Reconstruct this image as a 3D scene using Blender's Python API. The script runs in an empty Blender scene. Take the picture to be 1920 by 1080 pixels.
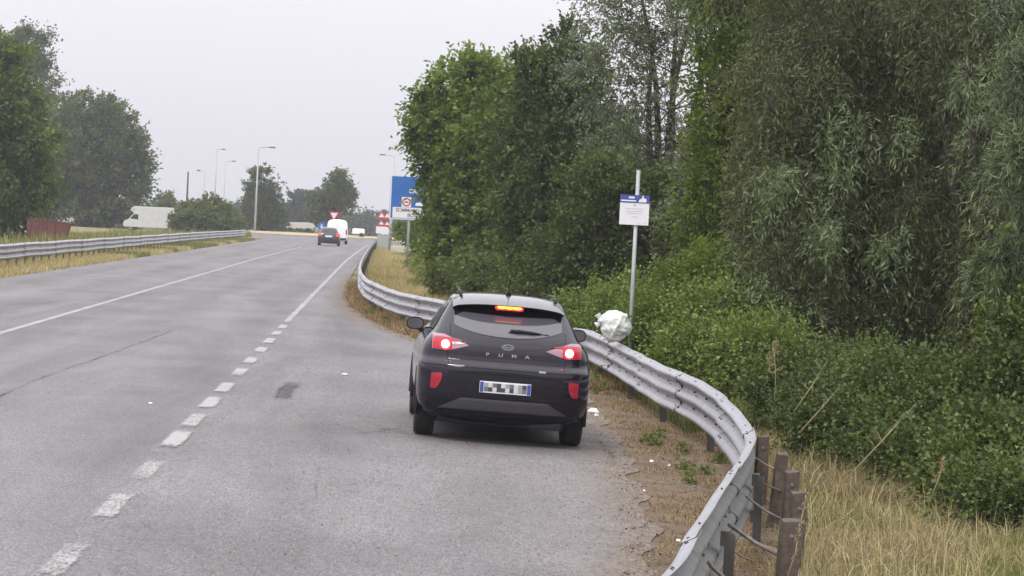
import bpy, math, random
import numpy as np
from mathutils import Vector, Matrix

random.seed(7)
RNG = np.random.default_rng(11)
C = bpy.context.scene.collection
sc = bpy.context.scene
R = math.radians

# ------------------------------------------------------------------ camera
F_PX, H_CAM = 4628.0, 2.15
YAW, PITCH, ROLL = R(3.04), R(1.40), R(2.85)
_f = np.array([math.sin(YAW)*math.cos(PITCH), math.cos(YAW)*math.cos(PITCH), -math.sin(PITCH)])
_r = np.array([math.cos(YAW), -math.sin(YAW), 0.0])
_u = np.cross(_r, _f)
_rr = _r*math.cos(ROLL) + _u*math.sin(ROLL)
_uu = -_r*math.sin(ROLL) + _u*math.cos(ROLL)
cam = bpy.data.cameras.new('camera')
cam.sensor_width = 36.0
cam.lens = F_PX/1920*36
cam.clip_start = 0.5
cam.clip_end = 9000
camo = bpy.data.objects.new('camera', cam)
C.objects.link(camo)
camo.matrix_world = Matrix(((_rr[0], _uu[0], -_f[0], 0), (_rr[1], _uu[1], -_f[1], 0), (_rr[2], _uu[2], -_f[2], H_CAM), (0, 0, 0, 1)))
sc.camera = camo

# ------------------------------------------------------------------ world, sun, exposure
SUN_EL, SUN_AZ = R(52), R(215)      # azimuth clockwise from +Y
w = bpy.data.worlds.new('World'); sc.world = w; w.use_nodes = True
nt = w.node_tree; nt.nodes.clear()
out = nt.nodes.new('ShaderNodeOutputWorld'); bg = nt.nodes.new('ShaderNodeBackground')
sky = nt.nodes.new('ShaderNodeTexSky'); sky.sky_type = 'NISHITA'; sky.sun_disc = False
sky.sun_elevation = SUN_EL; sky.sun_rotation = SUN_AZ; sky.dust_density = 3.0; sky.air_density = 1.2
hs = nt.nodes.new('ShaderNodeHueSaturation'); hs.inputs['Saturation'].default_value = 0.12
nt.links.new(sky.outputs[0], hs.inputs['Color'])
geo = nt.nodes.new('ShaderNodeTexCoord'); sep = nt.nodes.new('ShaderNodeSeparateXYZ')
nt.links.new(geo.outputs['Generated'], sep.inputs[0])
cr = nt.nodes.new('ShaderNodeValToRGB')          # overcast dome: brighter towards the zenith
cr.color_ramp.elements[0].position = 0.0; cr.color_ramp.elements[0].color = (0.405, 0.398, 0.432, 1)
cr.color_ramp.elements[1].position = 1.0; cr.color_ramp.elements[1].color = (1.15, 1.14, 1.18, 1)
e_ = cr.color_ramp.elements.new(0.3); e_.color = (0.66, 0.65, 0.69, 1)
nt.links.new(sep.outputs['Z'], cr.inputs[0])
cn = nt.nodes.new('ShaderNodeTexNoise'); cn.inputs['Scale'].default_value = 3.0; cn.inputs['Detail'].default_value = 4
cmap = nt.nodes.new('ShaderNodeMapping'); cmap.inputs['Scale'].default_value = (1, 1, 3.5)
nt.links.new(geo.outputs['Generated'], cmap.inputs[0]); nt.links.new(cmap.outputs[0], cn.inputs['Vector'])
cmr = nt.nodes.new('ShaderNodeMapRange'); cmr.inputs['To Min'].default_value = 0.96*21.5; cmr.inputs['To Max'].default_value = 1.04*21.5
nt.links.new(cn.outputs['Fac'], cmr.inputs['Value'])
vm = nt.nodes.new('ShaderNodeVectorMath'); vm.operation = 'SCALE'
nt.links.new(cr.outputs[0], vm.inputs[0]); nt.links.new(cmr.outputs[0], vm.inputs['Scale'])
mx = nt.nodes.new('ShaderNodeMix'); mx.data_type = 'RGBA'; mx.inputs[0].default_value = 0.12
nt.links.new(vm.outputs[0], mx.inputs[6]); nt.links.new(hs.outputs[0], mx.inputs[7])
nt.links.new(mx.outputs[2], bg.inputs['Color']); bg.inputs['Strength'].default_value = 0.1
nt.links.new(bg.outputs[0], out.inputs['Surface'])

sl = bpy.data.lights.new('sun', 'SUN'); sl.energy = 1.7; sl.angle = R(12); sl.color = (1.0, 0.96, 0.90)
so = bpy.data.objects.new('sun', sl); C.objects.link(so)
sd = Vector((math.sin(SUN_AZ)*math.cos(SUN_EL), math.cos(SUN_AZ)*math.cos(SUN_EL), math.sin(SUN_EL)))
so.rotation_euler = sd.to_track_quat('Z', 'Y').to_euler(); so.location = (0, 0, 40)
sc.view_settings.view_transform = 'Standard'; sc.view_settings.look = 'None'
sc.view_settings.exposure = 0.0; sc.view_settings.gamma = 1.0; sc.view_settings.use_curve_mapping = False
sc.render.engine = 'CYCLES'
sc.cycles.max_bounces = 6; sc.cycles.diffuse_bounces = 3; sc.cycles.transparent_max_bounces = 8; sc.cycles.volume_bounces = 0
sc.cycles.use_denoising = True

# ------------------------------------------------------------------ helpers
def ray(px, py):
    a, b = (px-960)/F_PX, -(py-540)/F_PX
    return _f + _rr*a + _uu*b
def gz(x, y):
    """height of the ground: the lay-by falls gently to the right, the land drops beyond the junction"""
    x = np.asarray(x, float); y = np.asarray(y, float)
    k = np.clip((100-y)/40, 0, 1); k = k*k*(3-2*k)
    z = -0.033*np.clip(x+1.9, 0, 5.2)*k
    t = np.clip((y-345)/70, 0, 1); t = t*t*(3-2*t)
    return z - 4.5*t
def at(px, py, z=0.0, ground=False):
    """point of the pixel's line of sight at height z (above the ground if ground)"""
    d = ray(px, py); p = np.array([0, 0, 0.0]); zz = z
    for _ in range(8):
        t = (zz-H_CAM)/d[2]; p = np.array([0, 0, H_CAM]) + d*t
        if not ground: break
        zz = z + float(gz(p[0], p[1]))
    return p
def atD(px, py, D):
    d = ray(px, py); return np.array([0, 0, H_CAM]) + d*(D/d[1])

def tag(o, label=None, cat=None, group=None, kind=None):
    if label: o['label'] = label
    if cat: o['category'] = cat
    if group: o['group'] = group
    if kind: o['kind'] = kind
    return o
def empty(name, loc, rot=(0, 0, 0)):
    o = bpy.data.objects.new(name, None); C.objects.link(o)
    o.location = loc; o.rotation_euler = rot; o.empty_display_size = 0.2
    return o
def copy_tree(o, parent=None):
    c = o.copy(); C.objects.link(c); c.parent = parent
    for ch in list(o.children): copy_tree(ch, c)
    return c

class MB:
    def __init__(s): s.v = []; s.f = []; s.m = []; s.n = 0
    def add(s, v, f, mi=0):
        v = [tuple(p) for p in v]
        s.v += v; s.f += [tuple(i+s.n for i in q) for q in f]; s.m += [mi]*len(f); s.n += len(v); return s
    def box(s, c, size, rot=None, mi=0):
        x, y, z = [k/2 for k in size]
        v = [Vector(p) for p in ((-x,-y,-z),(x,-y,-z),(x,y,-z),(-x,y,-z),(-x,-y,z),(x,-y,z),(x,y,z),(-x,y,z))]
        if rot is not None: v = [rot @ p for p in v]
        v = [p+Vector(c) for p in v]
        return s.add(v, [(0,3,2,1),(4,5,6,7),(0,1,5,4),(1,2,6,5),(2,3,7,6),(3,0,4,7)], mi)
    def tube(s, pts, rad, n=8, mi=0, cap=True):
        pts = [Vector(p) for p in pts]; N = len(pts)
        if not hasattr(rad, '__len__'): rad = [rad]*N
        v = []; f = []
        a = None
        for i, p in enumerate(pts):
            t = (pts[min(i+1, N-1)]-pts[max(i-1, 0)])
            if t.length < 1e-9: t = Vector((0, 0, 1))
            t.normalize()
            if a is None:
                a = t.cross(Vector((0, 1, 0.01)));
                if a.length < 0.1: a = t.cross(Vector((1, 0, 0)))
            else: a = a - t*a.dot(t)
            a.normalize(); b = t.cross(a)
            for k in range(n):
                q = 2*math.pi*k/n
                v.append(p + (a*math.cos(q)+b*math.sin(q))*rad[i])
        for i in range(N-1):
            for k in range(n):
                k2 = (k+1) % n
                f.append((i*n+k, i*n+k2, (i+1)*n+k2, (i+1)*n+k))
        if cap:
            f.append(tuple(range(n))[::-1]); f.append(tuple((N-1)*n+k for k in range(n)))
        return s.add(v, f, mi)
    def cyl(s, c, axis, r, h, n=24, mi=0):
        a = Vector(axis).normalized()*h/2; c = Vector(c)
        return s.tube([c-a, c+a], r, n, mi)
    def prism(s, poly, a, b, plane='xz', mi=0):
        """poly 2D; extruded along the third axis from a to b"""
        def P(p, t): return {'xz': (p[0], t, p[1]), 'yz': (t, p[0], p[1]), 'xy': (p[0], p[1], t)}[plane]
        n = len(poly)
        v = [P(p, a) for p in poly]+[P(p, b) for p in poly]
        f = [tuple(range(n)), tuple(range(2*n-1, n-1, -1))]+[(i, i+n, (i+1) % n+n, (i+1) % n) for i in range(n)]
        return s.add(v, f, mi)
    def build(s, name, mats, parent=None, smooth=False, bevel=0, fixn=False):
        me = bpy.data.meshes.new(name); me.from_pydata(s.v, [], s.f)
        if not isinstance(mats, (list, tuple)): mats = [mats]
        for m in mats: me.materials.append(m)
        if len(mats) > 1: me.polygons.foreach_set('material_index', s.m)
        if fixn:
            import bmesh
            bm = bmesh.new(); bm.from_mesh(me); bmesh.ops.recalc_face_normals(bm, faces=bm.faces); bm.to_mesh(me); bm.free()
        if smooth: me.shade_smooth()
        me.update()
        o = bpy.data.objects.new(name, me); C.objects.link(o)
        if parent is not None: o.parent = parent
        if bevel:
            b = o.modifiers.new('bevel', 'BEVEL'); b.width = bevel; b.segments = 2; b.limit_method = 'ANGLE'; b.angle_limit = R(40)
        return o

def quads_obj(name, V, mat, parent=None, tint=None, k=4, F=None):
    """numpy mesh: V (N,k,3) one k-gon each, or V (M,3) with faces F (n,k)"""
    me = bpy.data.meshes.new(name)
    if F is None:
        N = V.shape[0]; V2 = V.reshape(-1, 3); F = np.arange(N*k).reshape(N, k)
    else: V2 = V; N = F.shape[0]; k = F.shape[1]
    me.vertices.add(len(V2)); me.vertices.foreach_set('co', V2.astype(np.float32).ravel())
    me.loops.add(N*k); me.loops.foreach_set('vertex_index', F.astype(np.int32).ravel())
    me.polygons.add(N); me.polygons.foreach_set('loop_start', (np.arange(N)*k).astype(np.int32))
    me.update(calc_edges=True)
    if tint is not None:
        at_ = me.attributes.new('tint', 'FLOAT', 'FACE'); at_.data.foreach_set('value', tint.astype(np.float32))
    me.materials.append(mat)
    o = bpy.data.objects.new(name, me); C.objects.link(o)
    if parent is not None: o.parent = parent
    return o

# ------------------------------------------------------------------ materials
def new_mat(name):
    m = bpy.data.materials.new(name); m.use_nodes = True
    n = m.node_tree; b = n.nodes['Principled BSDF']
    return m, n, b
def pmat(name, col, rough=0.5, metal=0.0, coat=0.0, noise=0.0, nscale=6.0, emit=0.0, ecol=None, spec=None, trans=0.0, bump=0.0):
    m, n, b = new_mat(name)
    b.inputs['Base Color'].default_value = (*col, 1); b.inputs['Roughness'].default_value = rough
    b.inputs['Metallic'].default_value = metal; b.inputs['Coat Weight'].default_value = coat; b.inputs['Coat Roughness'].default_value = 0.04
    if spec is not None: b.inputs['Specular IOR Level'].default_value = spec
    if trans: b.inputs['Transmission Weight'].default_value = trans
    if emit:
        b.inputs['Emission Color'].default_value = (*(ecol or col), 1); b.inputs['Emission Strength'].default_value = emit
    if noise or bump:
        tc = n.nodes.new('ShaderNodeTexCoord'); t = n.nodes.new('ShaderNodeTexNoise')
        t.inputs['Scale'].default_value = nscale; t.inputs['Detail'].default_value = 6; t.inputs['Roughness'].default_value = 0.65
        n.links.new(tc.outputs['Object'], t.inputs['Vector'])
        mr = n.nodes.new('ShaderNodeMapRange'); mr.inputs['From Min'].default_value = 0.3; mr.inputs['From Max'].default_value = 0.7
        mr.inputs['To Min'].default_value = 1-noise; mr.inputs['To Max'].default_value = 1+noise
        n.links.new(t.outputs['Fac'], mr.inputs['Value'])
        v = n.nodes.new('ShaderNodeVectorMath'); v.operation = 'SCALE'; v.inputs[0].default_value = col
        n.links.new(mr.outputs[0], v.inputs['Scale']); n.links.new(v.outputs[0], b.inputs['Base Color'])
        if bump:
            bp = n.nodes.new('ShaderNodeBump'); bp.inputs['Strength'].default_value = bump; bp.inputs['Distance'].default_value = 0.01
            n.links.new(t.outputs['Fac'], bp.inputs['Height']); n.links.new(bp.outputs[0], b.inputs['Normal'])
    return m
def ramp(n, stops):
    r = n.nodes.new('ShaderNodeValToRGB'); e = r.color_ramp.elements
    while len(e) < len(stops): e.new(0.5)
    for i, (p, c) in enumerate(stops): e[i].position = p; e[i].color = (*c, 1)
    return r
def leaf_mat(name, dark, mid, light, under=None, transl=0.3, rough=0.6, spec=0.22):
    m, n, b = new_mat(name)
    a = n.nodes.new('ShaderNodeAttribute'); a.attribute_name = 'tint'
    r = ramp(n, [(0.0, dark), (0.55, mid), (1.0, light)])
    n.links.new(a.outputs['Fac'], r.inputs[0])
    col = r.outputs[0]
    if under:
        g = n.nodes.new('ShaderNodeNewGeometry'); mxx = n.nodes.new('ShaderNodeMix'); mxx.data_type = 'RGBA'
        n.links.new(g.outputs['Backfacing'], mxx.inputs[0]); n.links.new(col, mxx.inputs[6]); mxx.inputs[7].default_value = (*under, 1)
        col = mxx.outputs[2]
    n.links.new(col, b.inputs['Base Color']); b.inputs['Roughness'].default_value = rough; b.inputs['Specular IOR Level'].default_value = spec
    tr = n.nodes.new('ShaderNodeBsdfTranslucent'); ms = n.nodes.new('ShaderNodeMixShader'); ms.inputs[0].default_value = transl
    hv = n.nodes.new('ShaderNodeHueSaturation'); hv.inputs['Value'].default_value = 1.25; hv.inputs['Saturation'].default_value = 1.15
    n.links.new(col, hv.inputs['Color']); n.links.new(hv.outputs[0], tr.inputs['Color'])
    n.links.new(b.outputs[0], ms.inputs[1]); n.links.new(tr.outputs[0], ms.inputs[2])
    n.links.new(ms.outputs[0], n.nodes['Material Output'].inputs['Surface'])
    return m
def math_n(n, op, a, b=None, clamp=False):
    k = n.nodes.new('ShaderNodeMath'); k.operation = op; k.use_clamp = clamp
    for i, v in enumerate((a, b)):
        if v is None: continue
        if isinstance(v, (int, float)): k.inputs[i].default_value = v
        else: n.links.new(v, k.inputs[i])
    return k.outputs[0]
def noise_n(n, vec, scale, detail=4, rough=0.6, dist=0.0):
    t = n.nodes.new('ShaderNodeTexNoise'); t.inputs['Scale'].default_value = scale; t.inputs['Detail'].default_value = detail
    t.inputs['Roughness'].default_value = rough; t.inputs['Distortion'].default_value = dist
    n.links.new(vec, t.inputs['Vector']); return t.outputs['Fac']
def rng_n(n, val, a, b, c=0.0, d=1.0):
    m = n.nodes.new('ShaderNodeMapRange'); m.inputs['From Min'].default_value = a; m.inputs['From Max'].default_value = b
    m.inputs['To Min'].default_value = c; m.inputs['To Max'].default_value = d; n.links.new(val, m.inputs['Value']); return m.outputs[0]
def mixc(n, fac, a, b, mode='MIX'):
    m = n.nodes.new('ShaderNodeMix'); m.data_type = 'RGBA'; m.blend_type = mode
    for i, v in ((0, fac), (6, a), (7, b)):
        if isinstance(v, (int, float)): m.inputs[i].default_value = v
        elif isinstance(v, tuple): m.inputs[i].default_value = (*v, 1)
        else: n.links.new(v, m.inputs[i])
    return m.outputs[2]

def asphalt_mat():
    m, n, b = new_mat('asphalt')
    tc = n.nodes.new('ShaderNodeTexCoord'); P = tc.outputs['Object']
    st = n.nodes.new('ShaderNodeMapping'); st.inputs['Scale'].default_value = (1.0, 0.12, 1.0); n.links.new(P, st.inputs[0])
    big = noise_n(n, P, 0.35, 5, 0.6); streak = noise_n(n, st.outputs[0], 1.1, 5, 0.6)
    gm_ = n.nodes.new('ShaderNodeMapping'); gm_.inputs['Scale'].default_value = (1.0, 0.24, 1.0); n.links.new(P, gm_.inputs[0])
    grain = noise_n(n, gm_.outputs[0], 55, 3, 0.85); grain2 = noise_n(n, gm_.outputs[0], 17, 4, 0.75)
    tt = rng_n(n, big, 0.35, 0.65)
    base = mixc(n, tt, (0.136, 0.130, 0.133), (0.176, 0.166, 0.169))
    base = mixc(n, rng_n(n, streak, 0.4, 0.7, 0, 0.45), base, (0.205, 0.192, 0.198))
    # traffic colours the lay-by side a little warmer and paler
    sp = n.nodes.new('ShaderNodeSeparateXYZ'); n.links.new(P, sp.inputs[0])
    dusty = rng_n(n, sp.outputs['X'], 0.2, 2.6, 0, 0.45)
    dusty = math_n(n, 'MULTIPLY', dusty, rng_n(n, noise_n(n, P, 1.6, 5, 0.7), 0.35, 0.65))
    base = mixc(n, dusty, base, (0.235, 0.205, 0.188))
    g = math_n(n, 'ADD', rng_n(n, grain, 0.28, 0.72, 0.45, 1.55), rng_n(n, grain2, 0.25, 0.75, -0.17, 0.17))
    vo = n.nodes.new('ShaderNodeTexVoronoi'); vo.inputs['Scale'].default_value = 75; n.links.new(gm_.outputs[0], vo.inputs['Vector'])
    peb = rng_n(n, vo.outputs['Distance'], 0.0, 0.28, 1.5, 1.0)
    g = math_n(n, 'MULTIPLY', g, math_n(n, 'MINIMUM', peb, 1.35))
    base2 = n.nodes.new('ShaderNodeVectorMath'); base2.operation = 'SCALE'; n.links.new(base, base2.inputs[0]); n.links.new(g, base2.inputs['Scale'])
    col = base2.outputs[0]
    wt = math_n(n, 'MULTIPLY', math_n(n, 'ADD', sp.outputs['X'], 0.15), 3.49)
    wt = rng_n(n, math_n(n, 'SINE', wt), -1, 1, 0.94, 1.07)
    bl = rng_n(n, noise_n(n, st.outputs[0], 0.5, 6, 0.7, 1.0), 0.35, 0.65, 0.80, 1.14)
    bv = n.nodes.new('ShaderNodeVectorMath'); bv.operation = 'SCALE'; n.links.new(col, bv.inputs[0]); n.links.new(math_n(n, 'MULTIPLY', wt, bl), bv.inputs['Scale']); col = bv.outputs[0]
    # cracks: thin dark lines of a distorted cell pattern, only here and there
    cv = n.nodes.new('ShaderNodeTexVoronoi'); cv.feature = 'DISTANCE_TO_EDGE'; cv.inputs['Scale'].default_value = 0.55
    wv = n.nodes.new('ShaderNodeVectorMath'); wv.operation = 'ADD'
    nz = n.nodes.new('ShaderNodeTexNoise'); nz.inputs['Scale'].default_value = 1.6; nz.inputs['Detail'].default_value = 5; n.links.new(P, nz.inputs['Vector'])
    n.links.new(P, wv.inputs[0]); n.links.new(nz.outputs['Color'], wv.inputs[1]); n.links.new(wv.outputs[0], cv.inputs['Vector'])
    crk = rng_n(n, cv.outputs['Distance'], 0.0, 0.012, 1, 0)
    crk = math_n(n, 'MULTIPLY', crk, rng_n(n, noise_n(n, P, 0.23, 3), 0.52, 0.6, 0, 0.6))
    col = mixc(n, crk, col, (0.07, 0.066, 0.068))
    # dust and crumbs washed up along the asphalt's edge
    ea = n.nodes.new('ShaderNodeAttribute'); ea.attribute_name = 'edge'
    em_ = math_n(n, 'ADD', rng_n(n, ea.outputs['Fac'], 0.0, 0.75, 0.9, -0.1), rng_n(n, noise_n(n, P, 2.4, 6, 0.75), 0.3, 0.7, -0.45, 0.45))
    em_ = rng_n(n, em_, 0.25, 0.75, 0, 0.8)
    dirtc = mixc(n, rng_n(n, noise_n(n, gm_.outputs[0], 30, 4, 0.8), 0.4, 0.62), (0.085, 0.062, 0.045), (0.235, 0.185, 0.14))
    col = mixc(n, em_, col, dirtc)
    # worn, open-textured band across the lay-by (dark scuffs)
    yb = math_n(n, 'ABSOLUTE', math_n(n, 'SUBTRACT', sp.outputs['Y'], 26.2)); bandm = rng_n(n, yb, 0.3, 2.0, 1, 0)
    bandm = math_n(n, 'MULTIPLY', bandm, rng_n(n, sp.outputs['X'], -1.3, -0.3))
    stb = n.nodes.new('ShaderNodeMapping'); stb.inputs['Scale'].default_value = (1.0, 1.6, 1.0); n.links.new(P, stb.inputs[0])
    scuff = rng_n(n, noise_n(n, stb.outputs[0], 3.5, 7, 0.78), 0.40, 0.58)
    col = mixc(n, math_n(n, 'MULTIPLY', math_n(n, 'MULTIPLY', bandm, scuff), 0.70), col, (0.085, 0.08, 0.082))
    n.links.new(col, b.inputs['Base Color']); b.inputs['Roughness'].default_value = 0.82; b.inputs['Specular IOR Level'].default_value = 0.35
    bp = n.nodes.new('ShaderNodeBump'); bp.inputs['Strength'].default_value = 0.75; bp.inputs['Distance'].default_value = 0.006
    n.links.new(grain, bp.inputs['Height']); n.links.new(bp.outputs[0], b.inputs['Normal'])
    return m
def paint_mat(name, cover=0.5, col=(0.36, 0.352, 0.352)):
    """worn thermoplastic: paint on the stones' tops, bare asphalt where it has gone"""
    m, n, b = new_mat(name)
    tc = n.nodes.new('ShaderNodeTexCoord'); P = tc.outputs['Object']
    mp = n.nodes.new('ShaderNodeMapping'); mp.inputs['Scale'].default_value = (1.0, 0.3, 1.0); n.links.new(P, mp.inputs[0])
    a = n.nodes.new('ShaderNodeAttribute'); a.attribute_name = 'rim'
    f = math_n(n, 'ADD', rng_n(n, noise_n(n, mp.outputs[0], 34, 5, 0.85), 0.25, 0.75, -0.5, 0.5), rng_n(n, noise_n(n, P, 1.3, 4, 0.6), 0.3, 0.7, -0.25, 0.25))
    f = math_n(n, 'ADD', f, rng_n(n, a.outputs['Fac'], 0.0, 1.0, -0.55, 0.0))
    f = rng_n(n, math_n(n, 'ADD', f, cover), 0.25, 0.75, 0.04, 0.92)
    b.inputs['Base Color'].default_value = (*col, 1); b.inputs['Roughness'].default_value = 0.75
    tr = n.nodes.new('ShaderNodeBsdfTransparent'); ms = n.nodes.new('ShaderNodeMixShader')
    n.links.new(f, ms.inputs[0]); n.links.new(tr.outputs[0], ms.inputs[1]); n.links.new(b.outputs[0], ms.inputs[2])
    n.links.new(ms.outputs[0], n.nodes['Material Output'].inputs['Surface'])
    return m
def ground_mat():
    m, n, b = new_mat('verge_soil')
    tc = n.nodes.new('ShaderNodeTexCoord'); P = tc.outputs['Object']
    straw = mixc(n, rng_n(n, noise_n(n, P, 7, 6, 0.75), 0.35, 0.65), (0.20, 0.145, 0.078), (0.36, 0.29, 0.165))
    green = mixc(n, rng_n(n, noise_n(n, P, 9, 5, 0.7), 0.35, 0.65), (0.055, 0.075, 0.022), (0.14, 0.16, 0.05))
    c = mixc(n, rng_n(n, noise_n(n, P, 0.16, 4, 0.6), 0.45, 0.60), straw, green)
    c = mixc(n, rng_n(n, noise_n(n, P, 14, 5, 0.8), 0.5, 0.72, 0, 0.7), c, (0.09, 0.062, 0.038))
    n.links.new(c, b.inputs['Base Color']); b.inputs['Roughness'].default_value = 0.95
    bp = n.nodes.new('ShaderNodeBump'); bp.inputs['Strength'].default_value = 0.8; bp.inputs['Distance'].default_value = 0.03
    n.links.new(noise_n(n, P, 16, 6, 0.8), bp.inputs['Height']); n.links.new(bp.outputs[0], b.inputs['Normal'])
    return m
def dirt_mat():
    m, n, b = new_mat('dry_dirt')
    tc = n.nodes.new('ShaderNodeTexCoord'); P = tc.outputs['Object']
    c = mixc(n, rng_n(n, noise_n(n, P, 2.2, 6, 0.7), 0.35, 0.65), (0.135, 0.088, 0.052), (0.25, 0.185, 0.118))
    c = mixc(n, rng_n(n, noise_n(n, P, 24, 6, 0.85), 0.42, 0.68, 0, 0.8), c, (0.055, 0.036, 0.024))
    c = mixc(n, rng_n(n, noise_n(n, P, 33, 4, 0.8), 0.58, 0.66, 0, 0.7), c, (0.30, 0.235, 0.16))
    n.links.new(c, b.inputs['Base Color']); b.inputs['Roughness'].default_value = 0.95
    bp = n.nodes.new('ShaderNodeBump'); bp.inputs['Strength'].default_value = 0.9; bp.inputs['Distance'].default_value = 0.02
    n.links.new(noise_n(n, P, 26, 6, 0.85), bp.inputs['Height']); n.links.new(bp.outputs[0], b.inputs['Normal'])
    return m
def steel_mat(name, col, streak=0.25, rough=0.5, metal=0.35):
    m, n, b = new_mat(name)
    tc = n.nodes.new('ShaderNodeTexCoord'); P = tc.outputs['Object']
    mp = n.nodes.new('ShaderNodeMapping'); mp.inputs['Scale'].default_value = (6, 6, 1.2); n.links.new(P, mp.inputs[0])
    s = rng_n(n, noise_n(n, mp.outputs[0], 1.5, 6, 0.7), 0.3, 0.7, 1-streak, 1+streak*0.6)
    s2 = rng_n(n, noise_n(n, P, 22, 4, 0.75), 0.3, 0.7, 0.9, 1.08)
    v = n.nodes.new('ShaderNodeVectorMath'); v.operation = 'SCALE'; v.inputs[0].default_value = col
    n.links.new(math_n(n, 'MULTIPLY', s, s2), v.inputs['Scale'])
    d = rng_n(n, noise_n(n, P, 3.2, 6, 0.75), 0.56, 0.74, 0, 0.45)
    n.links.new(mixc(n, d, v.outputs[0], (0.20, 0.17, 0.14)), b.inputs['Base Color'])
    b.inputs['Roughness'].default_value = rough; b.inputs['Metallic'].default_value = metal
    return m

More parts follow.
